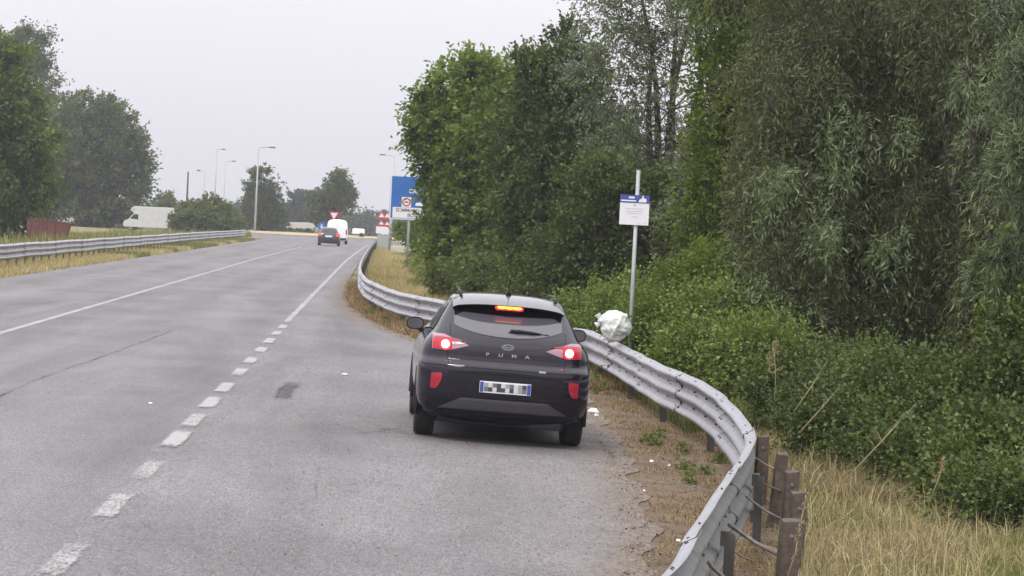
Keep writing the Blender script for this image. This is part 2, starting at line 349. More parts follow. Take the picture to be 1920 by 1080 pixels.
M = dict(
    asphalt=asphalt_mat(), paint=paint_mat('lane_paint', 0.75), paint_worn=paint_mat('lane_paint_worn', 0.58), ghost=paint_mat('ghost_paint', 0.10, (0.36, 0.35, 0.35)),
    tarfilm=paint_mat('tar_film', 0.55, (0.05, 0.047, 0.048)),
    ground=ground_mat(), dirt=dirt_mat(),
    patch=pmat('tar_patch', (0.115, 0.108, 0.11), 0.8, noise=0.35, nscale=30, bump=0.5),
    tar=pmat('tar_seam', (0.13, 0.123, 0.125), 0.8, noise=0.3, nscale=12),
    galv=steel_mat('galvanised_rail', (0.36, 0.356, 0.385), 0.28, 0.42, 0.3),
    tarseam=paint_mat('tar_seam_film', 0.34, (0.06, 0.056, 0.058)),
    tarstain=paint_mat('tar_stain', 0.22, (0.06, 0.056, 0.058)),
    galvback=steel_mat('galvanised_rail_back', (0.17, 0.175, 0.165), 0.3, 0.6, 0.15),  # darker back face: dirt, plus shade of the turned-away side in the colour
    post=steel_mat('galvanised_post', (0.10, 0.10, 0.098), 0.2, 0.5, 0.3),
    pole=pmat('grey_pole', (0.36, 0.38, 0.38), 0.45, 0.2, noise=0.1, nscale=20),
    bolt=pmat('dark_bolt', (0.06, 0.055, 0.055), 0.6, 0.3),
    timber=pmat('weathered_timber', (0.090, 0.070, 0.056), 0.9, noise=0.5, nscale=16, bump=1.0),
    rust=pmat('rusty_rod', (0.20, 0.17, 0.155), 0.7, 0.3, noise=0.3, nscale=30),
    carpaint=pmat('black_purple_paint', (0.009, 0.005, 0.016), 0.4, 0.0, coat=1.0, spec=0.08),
    roofsheen=pmat('sky_sheen_roof_paint', (0.105, 0.102, 0.112), 0.45, 0.0, coat=1.0, spec=0.3, noise=0.1, nscale=3),  # paler copy of the body paint: sky reflection put into the colour
    black=pmat('black_plastic', (0.011, 0.010, 0.013), 0.45, spec=0.25, noise=0.12, nscale=40),
    tyre=pmat('tyre_rubber', (0.018, 0.017, 0.018), 0.85, noise=0.2, nscale=40),
    rim=pmat('alloy', (0.30, 0.30, 0.32), 0.35, 0.9),
    glass=pmat('tinted_glass', (0.010, 0.010, 0.013), 0.05, 0.0, coat=0.4, spec=0.6),
    rearglass=pmat('rear_glass', (0.072, 0.068, 0.082), 0.05, 0.0, coat=0.5, spec=0.6),  # paler base: sky reflection and see-through light put into the colour
    mglass=pmat('mirror_glass', (0.16, 0.16, 0.17), 0.12, 0.8),
    skid=pmat('grey_skid', (0.085, 0.082, 0.092), 0.45, 0.2),
    chrome=pmat('chrome', (0.62, 0.62, 0.66), 0.25, 0.9),
    redlens=pmat('red_lens', (0.30, 0.006, 0.015), 0.15, coat=0.8),
    lampshell=pmat('lamp_shell', (0.34, 0.17, 0.22), 0.12, coat=1.0),
    brake=pmat('brake_lit', (1.0, 0.12, 0.06), 0.3, emit=6.0, ecol=(1.0, 0.50, 0.36)),
    brakehalo=pmat('brake_ring_lit', (0.8, 0.02, 0.03), 0.3, emit=1.3, ecol=(1.0, 0.02, 0.05)),
    brakedim=pmat('brake_chamber', (0.40, 0.008, 0.02), 0.2, emit=0.07, ecol=(1.0, 0.03, 0.08)),
    amber=pmat('high_brake_lit', (1, 0.35, 0.05), 0.3, emit=3.2, ecol=(1.0, 0.36, 0.03)),
    reflector=pmat('red_reflector', (0.30, 0.005, 0.018), 0.25, coat=0.6, emit=0.03, ecol=(1, 0.01, 0.05)),  # faint glow added; the reflector itself holds no lamp
    dullwhite=pmat('dull_white_paint', (0.52, 0.53, 0.52), 0.5, noise=0.06, nscale=1.2),
    white=pmat('white_paint', (0.80, 0.80, 0.80), 0.35, noise=0.03, nscale=2),
    signwhite=pmat('sign_white', (0.72, 0.72, 0.75), 0.45),
    signgrey=pmat('sign_grey', (0.45, 0.46, 0.47), 0.5),
    signblue=pmat('sign_blue', (0.018, 0.125, 0.40), 0.45, noise=0.06, nscale=2),
    noticeblue=pmat('notice_blue', (0.045, 0.075, 0.30), 0.5),
    signred=pmat('sign_red', (0.55, 0.03, 0.04), 0.5),
    ink=pmat('sign_ink', (0.10, 0.10, 0.12), 0.6),
    paleink=pmat('pale_ink', (0.42, 0.42, 0.46), 0.6),
    bag=pmat('bin_bag', (0.60, 0.61, 0.60), 0.38, spec=0.5),
    cblack=pmat('dark_car_paint', (0.022, 0.022, 0.03), 0.25, coat=1.0),
    skip=pmat('rusty_red_paint', (0.125, 0.048, 0.042), 0.8, noise=0.25, nscale=3),
    bark=pmat('bark', (0.085, 0.068, 0.052), 0.95, noise=0.5, nscale=9, bump=1.0),
    barkdark=pmat('bark_dark', (0.045, 0.038, 0.032), 0.95, noise=0.5, nscale=9, bump=1.0),
    concrete=pmat('pale_concrete', (0.50, 0.48, 0.44), 0.9, noise=0.08, nscale=0.5),
    verge=leaf_mat('verge_straw', (0.10, 0.066, 0.034), (0.27, 0.19, 0.10), (0.48, 0.38, 0.23), transl=0.2, rough=0.8, spec=0.1),
    litter=leaf_mat('leaf_litter', (0.07, 0.042, 0.026), (0.19, 0.12, 0.07), (0.48, 0.39, 0.27), transl=0.05, rough=0.9, spec=0.1),
    straw=leaf_mat('dry_grass', (0.14, 0.105, 0.055), (0.32, 0.26, 0.145), (0.54, 0.48, 0.32), transl=0.25, rough=0.8, spec=0.15),
    strawfar=leaf_mat('dry_grass_far', (0.27, 0.215, 0.10), (0.44, 0.37, 0.19), (0.58, 0.51, 0.30), transl=0.3, rough=0.8, spec=0.1),
    mixgrass=leaf_mat('mixed_grass', (0.07, 0.10, 0.025), (0.17, 0.19, 0.06), (0.40, 0.35, 0.16), transl=0.3, rough=0.7, spec=0.2),
    greengrass=leaf_mat('green_grass', (0.05, 0.085, 0.02), (0.10, 0.16, 0.035), (0.20, 0.25, 0.08), transl=0.3, rough=0.7, spec=0.2),
    maple=leaf_mat('maple_leaves', (0.042, 0.066, 0.013), (0.130, 0.185, 0.037), (0.29, 0.36, 0.10), transl=0.38),
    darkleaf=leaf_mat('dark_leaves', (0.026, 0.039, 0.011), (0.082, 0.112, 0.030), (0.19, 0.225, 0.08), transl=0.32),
    silver=leaf_mat('silver_leaves', (0.062, 0.080, 0.034), (0.138, 0.172, 0.080), (0.27, 0.30, 0.18), under=(0.22, 0.25, 0.17), transl=0.28),
    yellowgreen=leaf_mat('yellow_green_leaves', (0.050, 0.075, 0.014), (0.120, 0.160, 0.028), (0.25, 0.29, 0.075), transl=0.38),
    willow=leaf_mat('willow_leaves', (0.022, 0.032, 0.007), (0.076, 0.100, 0.024), (0.23, 0.27, 0.105), under=(0.12, 0.135, 0.068), transl=0.22, rough=0.5, spec=0.3),
    willownear=leaf_mat('near_willow_leaves', (0.034, 0.056, 0.016), (0.090, 0.128, 0.044), (0.23, 0.27, 0.13), under=(0.17, 0.21, 0.115), transl=0.22, rough=0.5, spec=0.3),
    bramble=leaf_mat('bramble_leaves', (0.042, 0.066, 0.013), (0.140, 0.190, 0.042), (0.31, 0.37, 0.12), transl=0.32),
    bramdark=leaf_mat('dark_bramble_leaves', (0.024, 0.040, 0.010), (0.086, 0.118, 0.032), (0.23, 0.27, 0.10), transl=0.28),
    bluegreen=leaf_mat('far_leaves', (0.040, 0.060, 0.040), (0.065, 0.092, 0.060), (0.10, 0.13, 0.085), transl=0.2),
    leftgreen=leaf_mat('soft_green_leaves', (0.048, 0.074, 0.020), (0.105, 0.148, 0.036), (0.20, 0.24, 0.07), transl=0.38),
    olive=leaf_mat('olive_leaves', (0.060, 0.080, 0.026), (0.12, 0.15, 0.045), (0.22, 0.25, 0.09), transl=0.25),
)

_cp = M['carpaint'].node_tree.nodes['Principled BSDF']; _cp.inputs['Coat IOR'].default_value = 1.48; _cp.inputs['Coat Roughness'].default_value = 0.03
# ------------------------------------------------------------------ ground, road, markings
def strip_sheet(name, ys, lefts, rights, mat, nx=12, dz=0.0, jitter=0.0, parent=None):
    V = []; F = []
    for y, a, b in zip(ys, lefts, rights):
        for i in range(nx+1):
            x = a+(b-a)*i/nx
            V.append((x, y, float(gz(x, y))+dz))
    for j in range(len(ys)-1):
        for i in range(nx):
            k = j*(nx+1)+i; F.append((k, k+1, k+nx+2, k+nx+1))
    return MB().add(V, F).build(name, mat, parent, smooth=True)

gys = list(np.concatenate([np.arange(-30, 120, 2.0), np.arange(120, 460, 6.0), np.geomspace(460, 5200, 16)]))
gxs = list(np.concatenate([-np.geomspace(3000, 40, 14), np.arange(-36, 20, 1.0), np.geomspace(20, 3000, 18)]))
GV = [(x, y, float(gz(x, y))-0.035) for y in gys for x in gxs]; nx_ = len(gxs)
GF = [(j*nx_+i, j*nx_+i+1, (j+1)*nx_+i+1, (j+1)*nx_+i) for j in range(len(gys)-1) for i in range(nx_-1)]
tag(MB().add(GV, GF).build('ground', M['ground'], smooth=True), kind='structure')

# right edge of the asphalt, from the junction back to the lay-by's near end
edge_px = [(1232, 1080), (1215, 980), (1196, 905), (1180, 850), (1130, 790), (1098, 745)]
E = [at(px, py, 0.0, True)[:2] for px, py in edge_px]
E = [(e[0], e[1]) for e in E]
E += [(2.55, 36.0), (2.0, 41.0), (0.9, 46.0), (0.25, 50.0), (-0.35, 56.0), (-0.80, 62.0), (-1.05, 70.0), (-1.15, 85), (-1.15, 115), (-1.1, 160), (-0.6, 210), (0.6, 245), (5, 268), (14, 285)]
E = [(1.2, -6), (1.5, 6)] + [e for e in E]
E.sort(key=lambda e: e[1])
ey = np.array([e[1] for e in E]); ex = np.array([e[0] for e in E])
def road_edge(y): return float(np.interp(y, ey, ex))
ys = list(np.arange(-6, 90, 0.2))+list(np.arange(90, 292, 3.0))
nzr = np.random.default_rng(3).normal(0, 1, 4000); nzr = np.convolve(nzr, np.ones(5)/5, 'same')
rights = [road_edge(y)+(0.06*nzr[i]+.05*math.sin(y*2.1)+.04*math.sin(y*5.3+1))*(1 if y < 80 else 0.4) for i, y in enumerate(ys)]
lefts = [-10.8-0.08*nzr[i+1500] - max(0, (y-225))*0.22 for i, y in enumerate(ys)]
road = tag(strip_sheet('road', ys, lefts, rights, M['asphalt'], 26, 0.0), kind='structure')
ev = []
for y, a, b in zip(ys, lefts, rights):
    for i in range(27): ev.append((b-a)*(1-i/26) if y < 100 else 3.0)
ea_ = road.data.attributes.new('edge', 'FLOAT', 'POINT'); ea_.data.foreach_set('value', np.array(ev, np.float32))
# roundabout ring
mb = MB(); rc = (-13.0, 309.0)
ring = [(rc[0]+26*math.cos(a), rc[1]+26*math.sin(a), 0.012) for a in np.linspace(0, 2*math.pi, 72, endpoint=False)]
mb.add(ring, [tuple(range(72))]); tag(mb.build('roundabout_road', M['asphalt']), kind='structure')

def ribbon(name, pts, wid, mat, dz=0.004, parent=None, ends=0.12):
    P_ = [np.array(p, float) for p in pts]; out_ = []
    for a, b in zip(P_[:-1], P_[1:]):
        k = max(1, int(np.linalg.norm(b-a)/0.25)) if ends else 1
        out_ += [a+(b-a)*t for t in np.linspace(0, 1, k, endpoint=False)]
    pts = out_+[P_[-1]]; s_ = np.concatenate([[0], np.cumsum([np.linalg.norm(pts[i+1]-pts[i]) for i in range(len(pts)-1)])])
    V = []; F = []; E_ = []; cols = (-1, -.6, 0, .6, 1)
    for i, (x, y) in enumerate(pts):
        a = pts[max(i-1, 0)]; b = pts[min(i+1, len(pts)-1)]
        d = np.array([b[0]-a[0], b[1]-a[1]]); d = d/np.linalg.norm(d); n_ = np.array([d[1], -d[0]])
        for s in cols:
            q = np.array([x, y])+n_*s*wid/2; V.append((q[0], q[1], float(gz(q[0], q[1]))+dz))
            e_ = min(1, (1-abs(s))/.4)
            if ends: e_ = min(e_, s_[i]/ends, (s_[-1]-s_[i])/ends)
            E_.append(e_)
    for i in range(len(pts)-1):
        for c_ in range(4): k = i*5+c_; F.append((k, k+1, k+6, k+5))
    o = MB().add(V, F).build(name, mat, parent, smooth=True)
    at_ = o.data.attributes.new('rim', 'FLOAT', 'POINT'); at_.data.foreach_set('value', np.array(E_, np.float32))
    return o
lane = [(-6.2, y) for y in range(-6, 120, 2)]+[(-6.2+0.0018*(y-118)**1.25, y) for y in range(120, 182, 3)]
tag(ribbon('centre_line', lane, 0.17, M['paint'], 0.005, ends=0), kind='structure')
lx = -1.88
edge = [(lx, y) for y in np.arange(50.5, 118, 1.5)]+[(lx+0.0006*(y-117)**1.5, y) for y in range(118, 215, 3)]
tag(ribbon('edge_line', edge, 0.16, M['paint'], 0.005, ends=0), kind='structure')
dash_px = [(150, 1050), (233, 950), (295, 884), (347, 823), (376, 789), (404, 755), (430, 727), (456, 698), (477, 676), (495, 656), (511, 639), (524, 625), (536, 613)]
for i, (px, py) in enumerate(dash_px):
    p = at(px, py); L = 1.8; p[0] = lx+(p[0]-lx)*.25
    ribbon('line_dash', [(p[0], p[1]-L/2), (p[0], p[1]), (p[0], p[1]+L/2)], 0.20, M['paint'] if i > 2 else M['paint_worn'], 0.008, road)
tag(ribbon('worn_line', [(lx, y) for y in np.arange(10, 51, 1.0)], 0.19, M['ghost'], 0.004, ends=0), kind='structure')
# tar seams and a dark patch
seam = [at(px, py)[:2] for px, py in ((-260, 845), (0, 742), (60, 716), (130, 690), (200, 666), (268, 641), (330, 618))]
ss = []
for i in range(len(seam)-1):
    for t in np.linspace(0, 1, 9)[:-1]:
        q = seam[i]*(1-t)+seam[i+1]*t; ss.append((q[0]+random.gauss(0, 0.012), q[1]))
ribbon('tar_seam', ss, 0.07, M['tarseam'], 0.005, road, ends=0)
a0 = at(522, 748)[:2]; a1 = at(552, 712)[:2]
ribbon('tar_patch', [tuple(a0+(a1-a0)*t+np.array([0.015*math.sin(9*t), 0])) for t in np.linspace(0, 1, 9)], 0.26, M['tarfilm'], 0.005, road)
for pts_, wd_ in (([(600, 862), (592, 890), (596, 930)], .035), ([(745, 790), (700, 800), (655, 806), (610, 800)], .16), ([(790, 850), (880, 858), (960, 862)], .12), ([(1120, 800), (1150, 830), (1140, 850)], .10)):
    ribbon('tar_stain', [at(*q)[:2] for q in pts_], wd_, M['tarstain'], 0.005, road)
s2 = [at(px, py)[:2] for px, py in ((600, 862), (588, 880), (592, 900), (580, 930))]
# verge strips of bare dirt (under the rail, right; along the left rail)
RIM_PTS = None
# ------------------------------------------------------------------ guardrails
def smooth_path(P, step=0.25):
    """Catmull-Rom through P (list of 2D), resampled evenly"""
    P = [np.array(p[:2], float) for p in P]
    P = [2*P[0]-P[1]]+P+[2*P[-1]-P[-2]]
    o = []
    for i in range(1, len(P)-2):
        p0, p1, p2, p3 = P[i-1:i+3]
        for t in np.linspace(0, 1, 24, endpoint=False):
            o.append(0.5*((2*p1)+(-p0+p2)*t+(2*p0-5*p1+4*p2-p3)*t*t+(-p0+3*p1-3*p2+p3)*t**3))
    o.append(P[-2]); o = np.array(o)
    s = np.concatenate([[0], np.cumsum(np.linalg.norm(np.diff(o, axis=0), axis=1))])
    n = max(2, int(s[-1]/step)); q = np.linspace(0, s[-1], n)
    return np.stack([np.interp(q, s, o[:, 0]), np.interp(q, s, o[:, 1])], 1)
PROF = [(0.0, 0.0), (0.006, -0.012), (0.050, -0.034), (0.080, -0.048), (0.083, -0.062), (0.080, -0.078), (0.045, -0.110), (0.010, -0.130), (0.0, -0.148), (0.0, -0.168),
        (0.010, -0.186), (0.045, -0.206), (0.080, -0.236), (0.083, -0.253), (0.080, -0.270), (0.045, -0.300), (0.010, -0.320), (0.0, -0.338), (0.0, -0.358), (0.010, -0.376),
        (0.045, -0.396), (0.080, -0.428), (0.083, -0.444), (0.080, -0.458), (0.050, -0.472), (0.006, -0.494), (0.0, -0.506)]
def guardrail(root, path, side, top, seg=4.0, post_every=2.0, step=0.25, bolts_until=70, rods=False):
    """side: +1 the traffic lies to the left-hand normal of the path"""
    n = len(path); T = np.gradient(path, axis=0); T /= np.linalg.norm(T, axis=1)[:, None]
    N = np.stack([-T[:, 1], T[:, 0]], 1)*side
    rs = np.random.default_rng(5)
    per = int(round(seg/step)); k = 0; i = 0
    bolt_me = None
    slump = 0.009*np.sin(np.arange(n)*step*0.6)+0.004*np.sin(np.arange(n)*step*3.1+1)
    while i < n-2:
        j = min(i+per+1, n-1); V = []; F = []
        lap = 0.0 if k % 2 else 0.011
        idx = list(range(i, j+1))
        for q in idx:
            x, y = path[q]; g = float(gz(x, y))
            for d, z in PROF:
                V.append((x+N[q, 0]*(d+lap), y+N[q, 1]*(d+lap), g+top+z+slump[q]))
        m = len(PROF)
        for a in range(len(idx)-1):
            for b in range(m-1):
                u = a*m+b; f = (u, u+1, u+m+1, u+m)
                F.append(f if side > 0 else f[::-1])
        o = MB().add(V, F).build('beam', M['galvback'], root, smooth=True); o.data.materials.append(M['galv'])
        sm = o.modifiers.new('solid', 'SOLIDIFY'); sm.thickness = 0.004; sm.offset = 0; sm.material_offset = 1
        i = j-1; k += 1
    # bolts: single ones in both valleys, slots in pairs on the top slope
    b1 = MB().cyl((0, 0, 0), (0, 1, 0), 0.010, 0.02, 6).build('bolt', M['bolt'], root); bme = b1.data; first = True
    s1 = MB().box((0, 0, 0), (0.010, 0.006, 0.032)); s1o = s1.build('slot', M['bolt'], root); sme = s1o.data; sfirst = True
    for q in range(2, n-2):
        if path[q][1] > bolts_until: continue
        x, y = path[q]; g = float(gz(x, y)); ang = math.atan2(N[q, 1], N[q, 0])-math.pi/2
        zz = g+top+slump[q]
        if q % 4 == 0:
            for zv in (-0.158, -0.348):
                if first: o = b1; first = False
                else: o = bpy.data.objects.new('bolt', bme); C.objects.link(o); o.parent = root
                o.location = (x+N[q, 0]*0.014, y+N[q, 1]*0.014, zz+zv); o.rotation_euler = (0, 0, ang)
        if q % 8 == 3:
            for dd in (-0.028, 0.028):
                for zv, dv, tl in ((-0.026, 0.038, 1.05), (-0.19, 0.022, 0.9)):
                    if sfirst: o = s1o; sfirst = False
                    else: o = bpy.data.objects.new('slot', sme); C.objects.link(o); o.parent = root
                    o.location = (x+N[q, 0]*dv+T[q, 0]*dd, y+N[q, 1]*dv+T[q, 1]*dd, zz+zv+0.002); o.rotation_euler = (-tl, 0, ang)
    # splice bolts, eight to a joint
    q = per
    while q < n-3:
        if path[q][1] < bolts_until:
            x, y = path[q]; g = float(gz(x, y)); ang = math.atan2(N[q, 1], N[q, 0])-math.pi/2
            for dd in (-.09, .09):
                for zv, dv in ((-.034, .058), (-.110, .060), (-.206, .060), (-.300, .060), (-.396, .060), (-.472, .060)):
                    o = bpy.data.objects.new('bolt', bme); C.objects.link(o); o.parent = root
                    o.location = (x+N[q, 0]*dv+T[q, 0]*dd, y+N[q, 1]*dv+T[q, 1]*dd, g+top+slump[q]+zv); o.rotation_euler = (0, 0, ang)
        q += per
    # steel posts
    pp = int(round(post_every/step))
    pm = None
    for q in range(pp//2, n-2, pp):
        x, y = path[q]; g = float(gz(x, y)); ang = math.atan2(N[q, 1], N[q, 0])-math.pi/2
        if pm is None:
            mb = MB()
            mb.box((0, -0.09, -0.50), (0.10, 0.006, .84)); mb.box((-0.047, -0.06, -0.50), (0.006, 0.06, .84)); mb.box((0.047, -0.06, -0.50), (0.006, 0.06, .84))
            mb.box((0, -0.032, -0.10), (0.11, 0.055, 0.09)); mb.box((0, -0.032, -0.38), (0.11, 0.055, 0.09))
            o = mb.build('post', M['post'], root); pm = o.data
        else: o = bpy.data.objects.new('post', pm); C.objects.link(o); o.parent = root
        o.location = (x, y, g+top-0.14); o.rotation_euler = (0, 0, ang)
    return T, N

TOP = 0.72
rail_px = [(1255, 1080), (1320, 985), (1372, 905), (1408, 848), (1417, 815), (1395, 775), (1350, 735), (1300, 708), (1250, 687), (1200, 661), (1130, 629), (1090, 616)]
RP = [at(px, py, TOP, True)[:2] for px, py in rail_px]
d0 = (RP[0]-RP[1]); d0 /= np.linalg.norm(d0)
RP = [RP[0]+d0*6+np.array([-0.9, 0]), RP[0]+d0*3+np.array([-0.25, 0])]+RP
RP += [(2.85, 40.5), (2.3, 45.0), (1.45, 49.0), (0.75, 52.0), (0.25, 55.0), (-0.15, 59.5), (-0.45, 66), (-0.62, 75), (-0.70, 90), (-0.70, 112), (-0.65, 150), (-0.4, 190), (0.5, 225)]
rail_path = smooth_path(RP, 0.25)
gr = tag(empty('guardrail', (0, 0, 0)), 'grey triple-wave steel guardrail curving round the lay-by behind the black car', 'guardrail')
RT, RN = guardrail(gr, rail_path, 1, TOP, post_every=4.0)
# lap edge rims seen on the back of the near beams
gl = tag(empty('guardrail', (0, 0, 0)), 'straight steel guardrail on the far side of the road below the trees', 'guardrail')
lp = smooth_path([(-12.1, 20), (-12.1, 60), (-12.15, 120), (-12.2, 160), (-12.0, 190), (-11.8, 212)], 0.5)
guardrail(gl, lp, -1, 0.82, seg=4.0, post_every=2.0, step=0.5, bolts_until=105)

# dirt verge below the curved rail
def rail_x(y):
    sel = rail_path[np.argsort(rail_path[:, 1])]
    return float(np.interp(y, sel[:, 1], sel[:, 0]))
ysv = list(np.arange(4, 92, 0.5))
tag(strip_sheet('dirt_verge', ysv, [road_edge(y)-0.45 for y in ysv], [rail_x(y)+0.55+0.2*math.sin(y*1.3) for y in ysv], M['dirt'], 8, -0.008), kind='structure')

# timber stakes behind the near bend, rods between them and the rail
stake_px = [(1430, 817, 1.0, 0.10), (1456, 850, .9, 0.085), (1484, 882, 1.0, 0.10), (1497, 924, 1.0, 0.095), (1482, 972, 1.0, 0.12)]
labels = ['weathered timber stake just behind the apex of the guardrail bend', 'leaning splintered stake, second from the guardrail bend, almost lost in dry grass',
          'square-topped grey timber stake, third from the guardrail bend', 'dark timber stake with pale dead stems beside it, fourth from the guardrail bend',
          'broad split timber stake nearest the camera behind the rail']
stakes = []
for i, (px, py, s, wd) in enumerate(stake_px):
    hgt = 0.60
    p = at(px, py, hgt, True); g = float(gz(p[0], p[1]))
    root = tag(empty('timber_stake', (p[0], p[1], g)), labels[i], 'stake', 'weathered timber stakes behind the guardrail')
    mb = MB(); rr_ = np.random.default_rng(i+3)
    V = []; F = []; zs = [-0.3, 0, .15, .3, .45, hgt]
    for z in zs:
        for sx, sy in ((-1, -1), (1, -1), (1, 1), (-1, 1)):
            V.append((sx*wd*0.5+rr_.normal(0, .004)+(.05*(z/hgt) if i == 1 else 0.01*z), sy*wd*0.62+rr_.normal(0, .004), z+(rr_.normal(0, .008) if z == hgt else 0)))
    for k in range(len(zs)-1):
        for q in range(4): F.append((k*4+q, k*4+(q+1) % 4, k*4+4+(q+1) % 4, k*4+4+q))
    n4 = (len(zs)-1)*4; F.append((n4, n4+1, n4+2, n4+3))
    mb.add(V, F).build('post_body', M['timber'], root, bevel=0.006)
    if i != 1: MB().cyl((0, -wd*0.64, 0.5), (0, 1, 0), 0.012, 0.02, 8).build('nail', M['rust'], root)
    stakes.append(p)
def nearest_rail(p, back=0):
    d = np.linalg.norm(rail_path-p[:2], axis=1); k = int(np.argmin(d)); return k
rod_px = [((1413, 856), (1472, 890)), ((1415, 896), (1466, 921)), ((1408, 938), (1462, 972)), ((1376, 990), (1455, 1038)), ((1333, 1062), (1400, 1112)), ((1368, 1028), (1412, 1052)), ((1420, 838), (1440, 850))]
rl = ['thin rusty rod from the bend of the guardrail down to the third stake', 'rusty rod below the topmost ones, reaching from the rail into dry straw', 'dark rod from a hook on the rail back to the fourth stake',
      'thick pale steel rod sloping from the near rail down to the last stake', 'steel rod leaving the near rail at the bottom edge of the picture', 'thin bent wire sticking out behind the near rail', 'short rod beside the first stake at the bend']
for i, (a, b) in enumerate(rod_px):
    pa = at(*a, 0.42, True); pb = at(*b, 0.30, True)
    rad = (0.008, 0.008, 0.009, 0.014, 0.012, 0.005, 0.007)[i]
    mid = (pa+pb)/2+np.array([0, 0, -0.012]); k = nearest_rail(pa); pr = np.array([*rail_path[k], pa[2]+0.03])
    pts = [pr, pa, mid, pb]
    mb = MB().tube(pts, rad, 7); rd = mb.build('rod', M['rust'], smooth=True)
    tag(rd, rl[i], 'rod', 'rods between guardrail and stakes')

# ------------------------------------------------------------------ the black crossover
def sm_interp(z, zs, vs, h=0.018):
    z = np.asarray(z, float); a = 0
    for d, w_ in ((-h, .25), (0, .5), (h, .25)): a = a + w_*np.interp(z+d, zs, vs)
    return a
class Shell:
    """stack of horizontal sections: half width, rear y, front y, corner depths"""
    def __init__(s, z, w, yr, yf, br=0.5, bf=0.9, m=3.0, h=0.018):
        s.z = z; s.w = w; s.yr = yr; s.yf = yf; s.br = br; s.bf = bf; s.m = m; s.h = h
    def W(s, z): return sm_interp(z, s.z, s.w, s.h)
    def rear(s, x, z):
        w_ = s.W(z)*1.0001; t = np.clip(np.abs(x)/w_, 0, 1)
        b = sm_interp(z, s.z, s.br, s.h) if hasattr(s.br, '__len__') else s.br
        return sm_interp(z, s.z, s.yr, s.h)+b*(1-(1-t**s.m)**(1/s.m))
    def mesh(s, zs, nr=22, nsd=14, nf=18):
        V = []; rings = 0
        for z in zs:
            w_ = float(s.W(z)); yr = float(sm_interp(z, s.z, s.yr, s.h)); yf = float(sm_interp(z, s.z, s.yf, s.h))
            b = float(sm_interp(z, s.z, s.br, s.h)) if hasattr(s.br, '__len__') else s.br
            bf = min(s.bf, (yf-yr)*0.45); b = min(b, (yf-yr)*0.45)
            P = []
            for k in range(nr+1):
                a = -math.pi/2+math.pi*k/nr; sx = math.sin(a)
                x = math.copysign(abs(sx)**(2/s.m), sx)*w_; y = yr+b*(1-abs(math.cos(a))**(2/s.m)); P.append((x, y, z))
            for k in range(1, nsd): P.append((w_, yr+b+(yf-bf-yr-b)*k/nsd, z))
            for k in range(nf+1):
                a = math.pi/2-math.pi*k/nf; sx = math.sin(a)
                x = math.copysign(abs(sx)**(2/s.m), sx)*w_; y = yf-bf*(1-abs(math.cos(a))**(2/s.m)); P.append((x, y, z))
            for k in range(1, nsd): P.append((-w_, yf-bf-(yf-bf-yr-b)*k/nsd, z))
            V += P; n = len(P)
        F = []
        for j in range(len(zs)-1):
            for k in range(n): F.append((j*n+k, j*n+(k+1) % n, (j+1)*n+(k+1) % n, (j+1)*n+k))
        F.append(tuple(range(n))[::-1]); F.append(tuple((len(zs)-1)*n+k for k in range(n)))
        return V, F
    def patch(s, name, mat, parent, x0, x1, lo, hi, nx=16, nz=8, off=0.004, th=0.012, smooth=True, mats=None):
        """a raised panel on the rear surface, between z = lo(x) and hi(x)"""
        V = []
        for i in range(nx+1):
            x = x0+(x1-x0)*i/nx
            for j in range(nz+1):
                z = lo(x)+(hi(x)-lo(x))*j/nz
                V.append((x, float(s.rear(x, z))-off, z))
        F = []; st = nz+1
        for i in range(nx):
            for j in range(nz): k = i*st+j; F.append((k, k+st, k+st+1, k+1))
        # skirt
        rim = [i*st for i in range(nx+1)]+[nx*st+j for j in range(1, st)]+[i*st+nz for i in range(nx-1, -1, -1)]+[j for j in range(nz-1, 0, -1)]
        n0 = len(V)
        for k in rim: x, y, z = V[k]; V.append((x, y+th, z))
        for a in range(len(rim)): b = (a+1) % len(rim); F.append((rim[a], n0+a, n0+b, rim[b]))
        return MB().add(V, F).build(name, mat, parent, smooth=False)

def text_part(name, body, size, mat, parent, loc, rot=(math.pi/2, 0, 0), extrude=0.002, font_scale=(1, 1), align='CENTER', offset=0.0):
    cu = bpy.data.curves.new(name, 'FONT'); cu.body = body; cu.size = size; cu.extrude = extrude; cu.align_x = align; cu.align_y = 'CENTER'; cu.offset = offset
    t = bpy.data.objects.new(name+'_tmp', cu); C.objects.link(t)
    bpy.context.view_layer.update()
    me = bpy.data.meshes.new_from_object(t.evaluated_get(bpy.context.evaluated_depsgraph_get()))
    bpy.data.objects.remove(t); me.materials.clear(); me.materials.append(mat)
    o = bpy.data.objects.new(name, me); C.objects.link(o); o.parent = parent
    o.location = loc; o.rotation_euler = rot; o.scale = (font_scale[0], font_scale[1], 1)
    return o

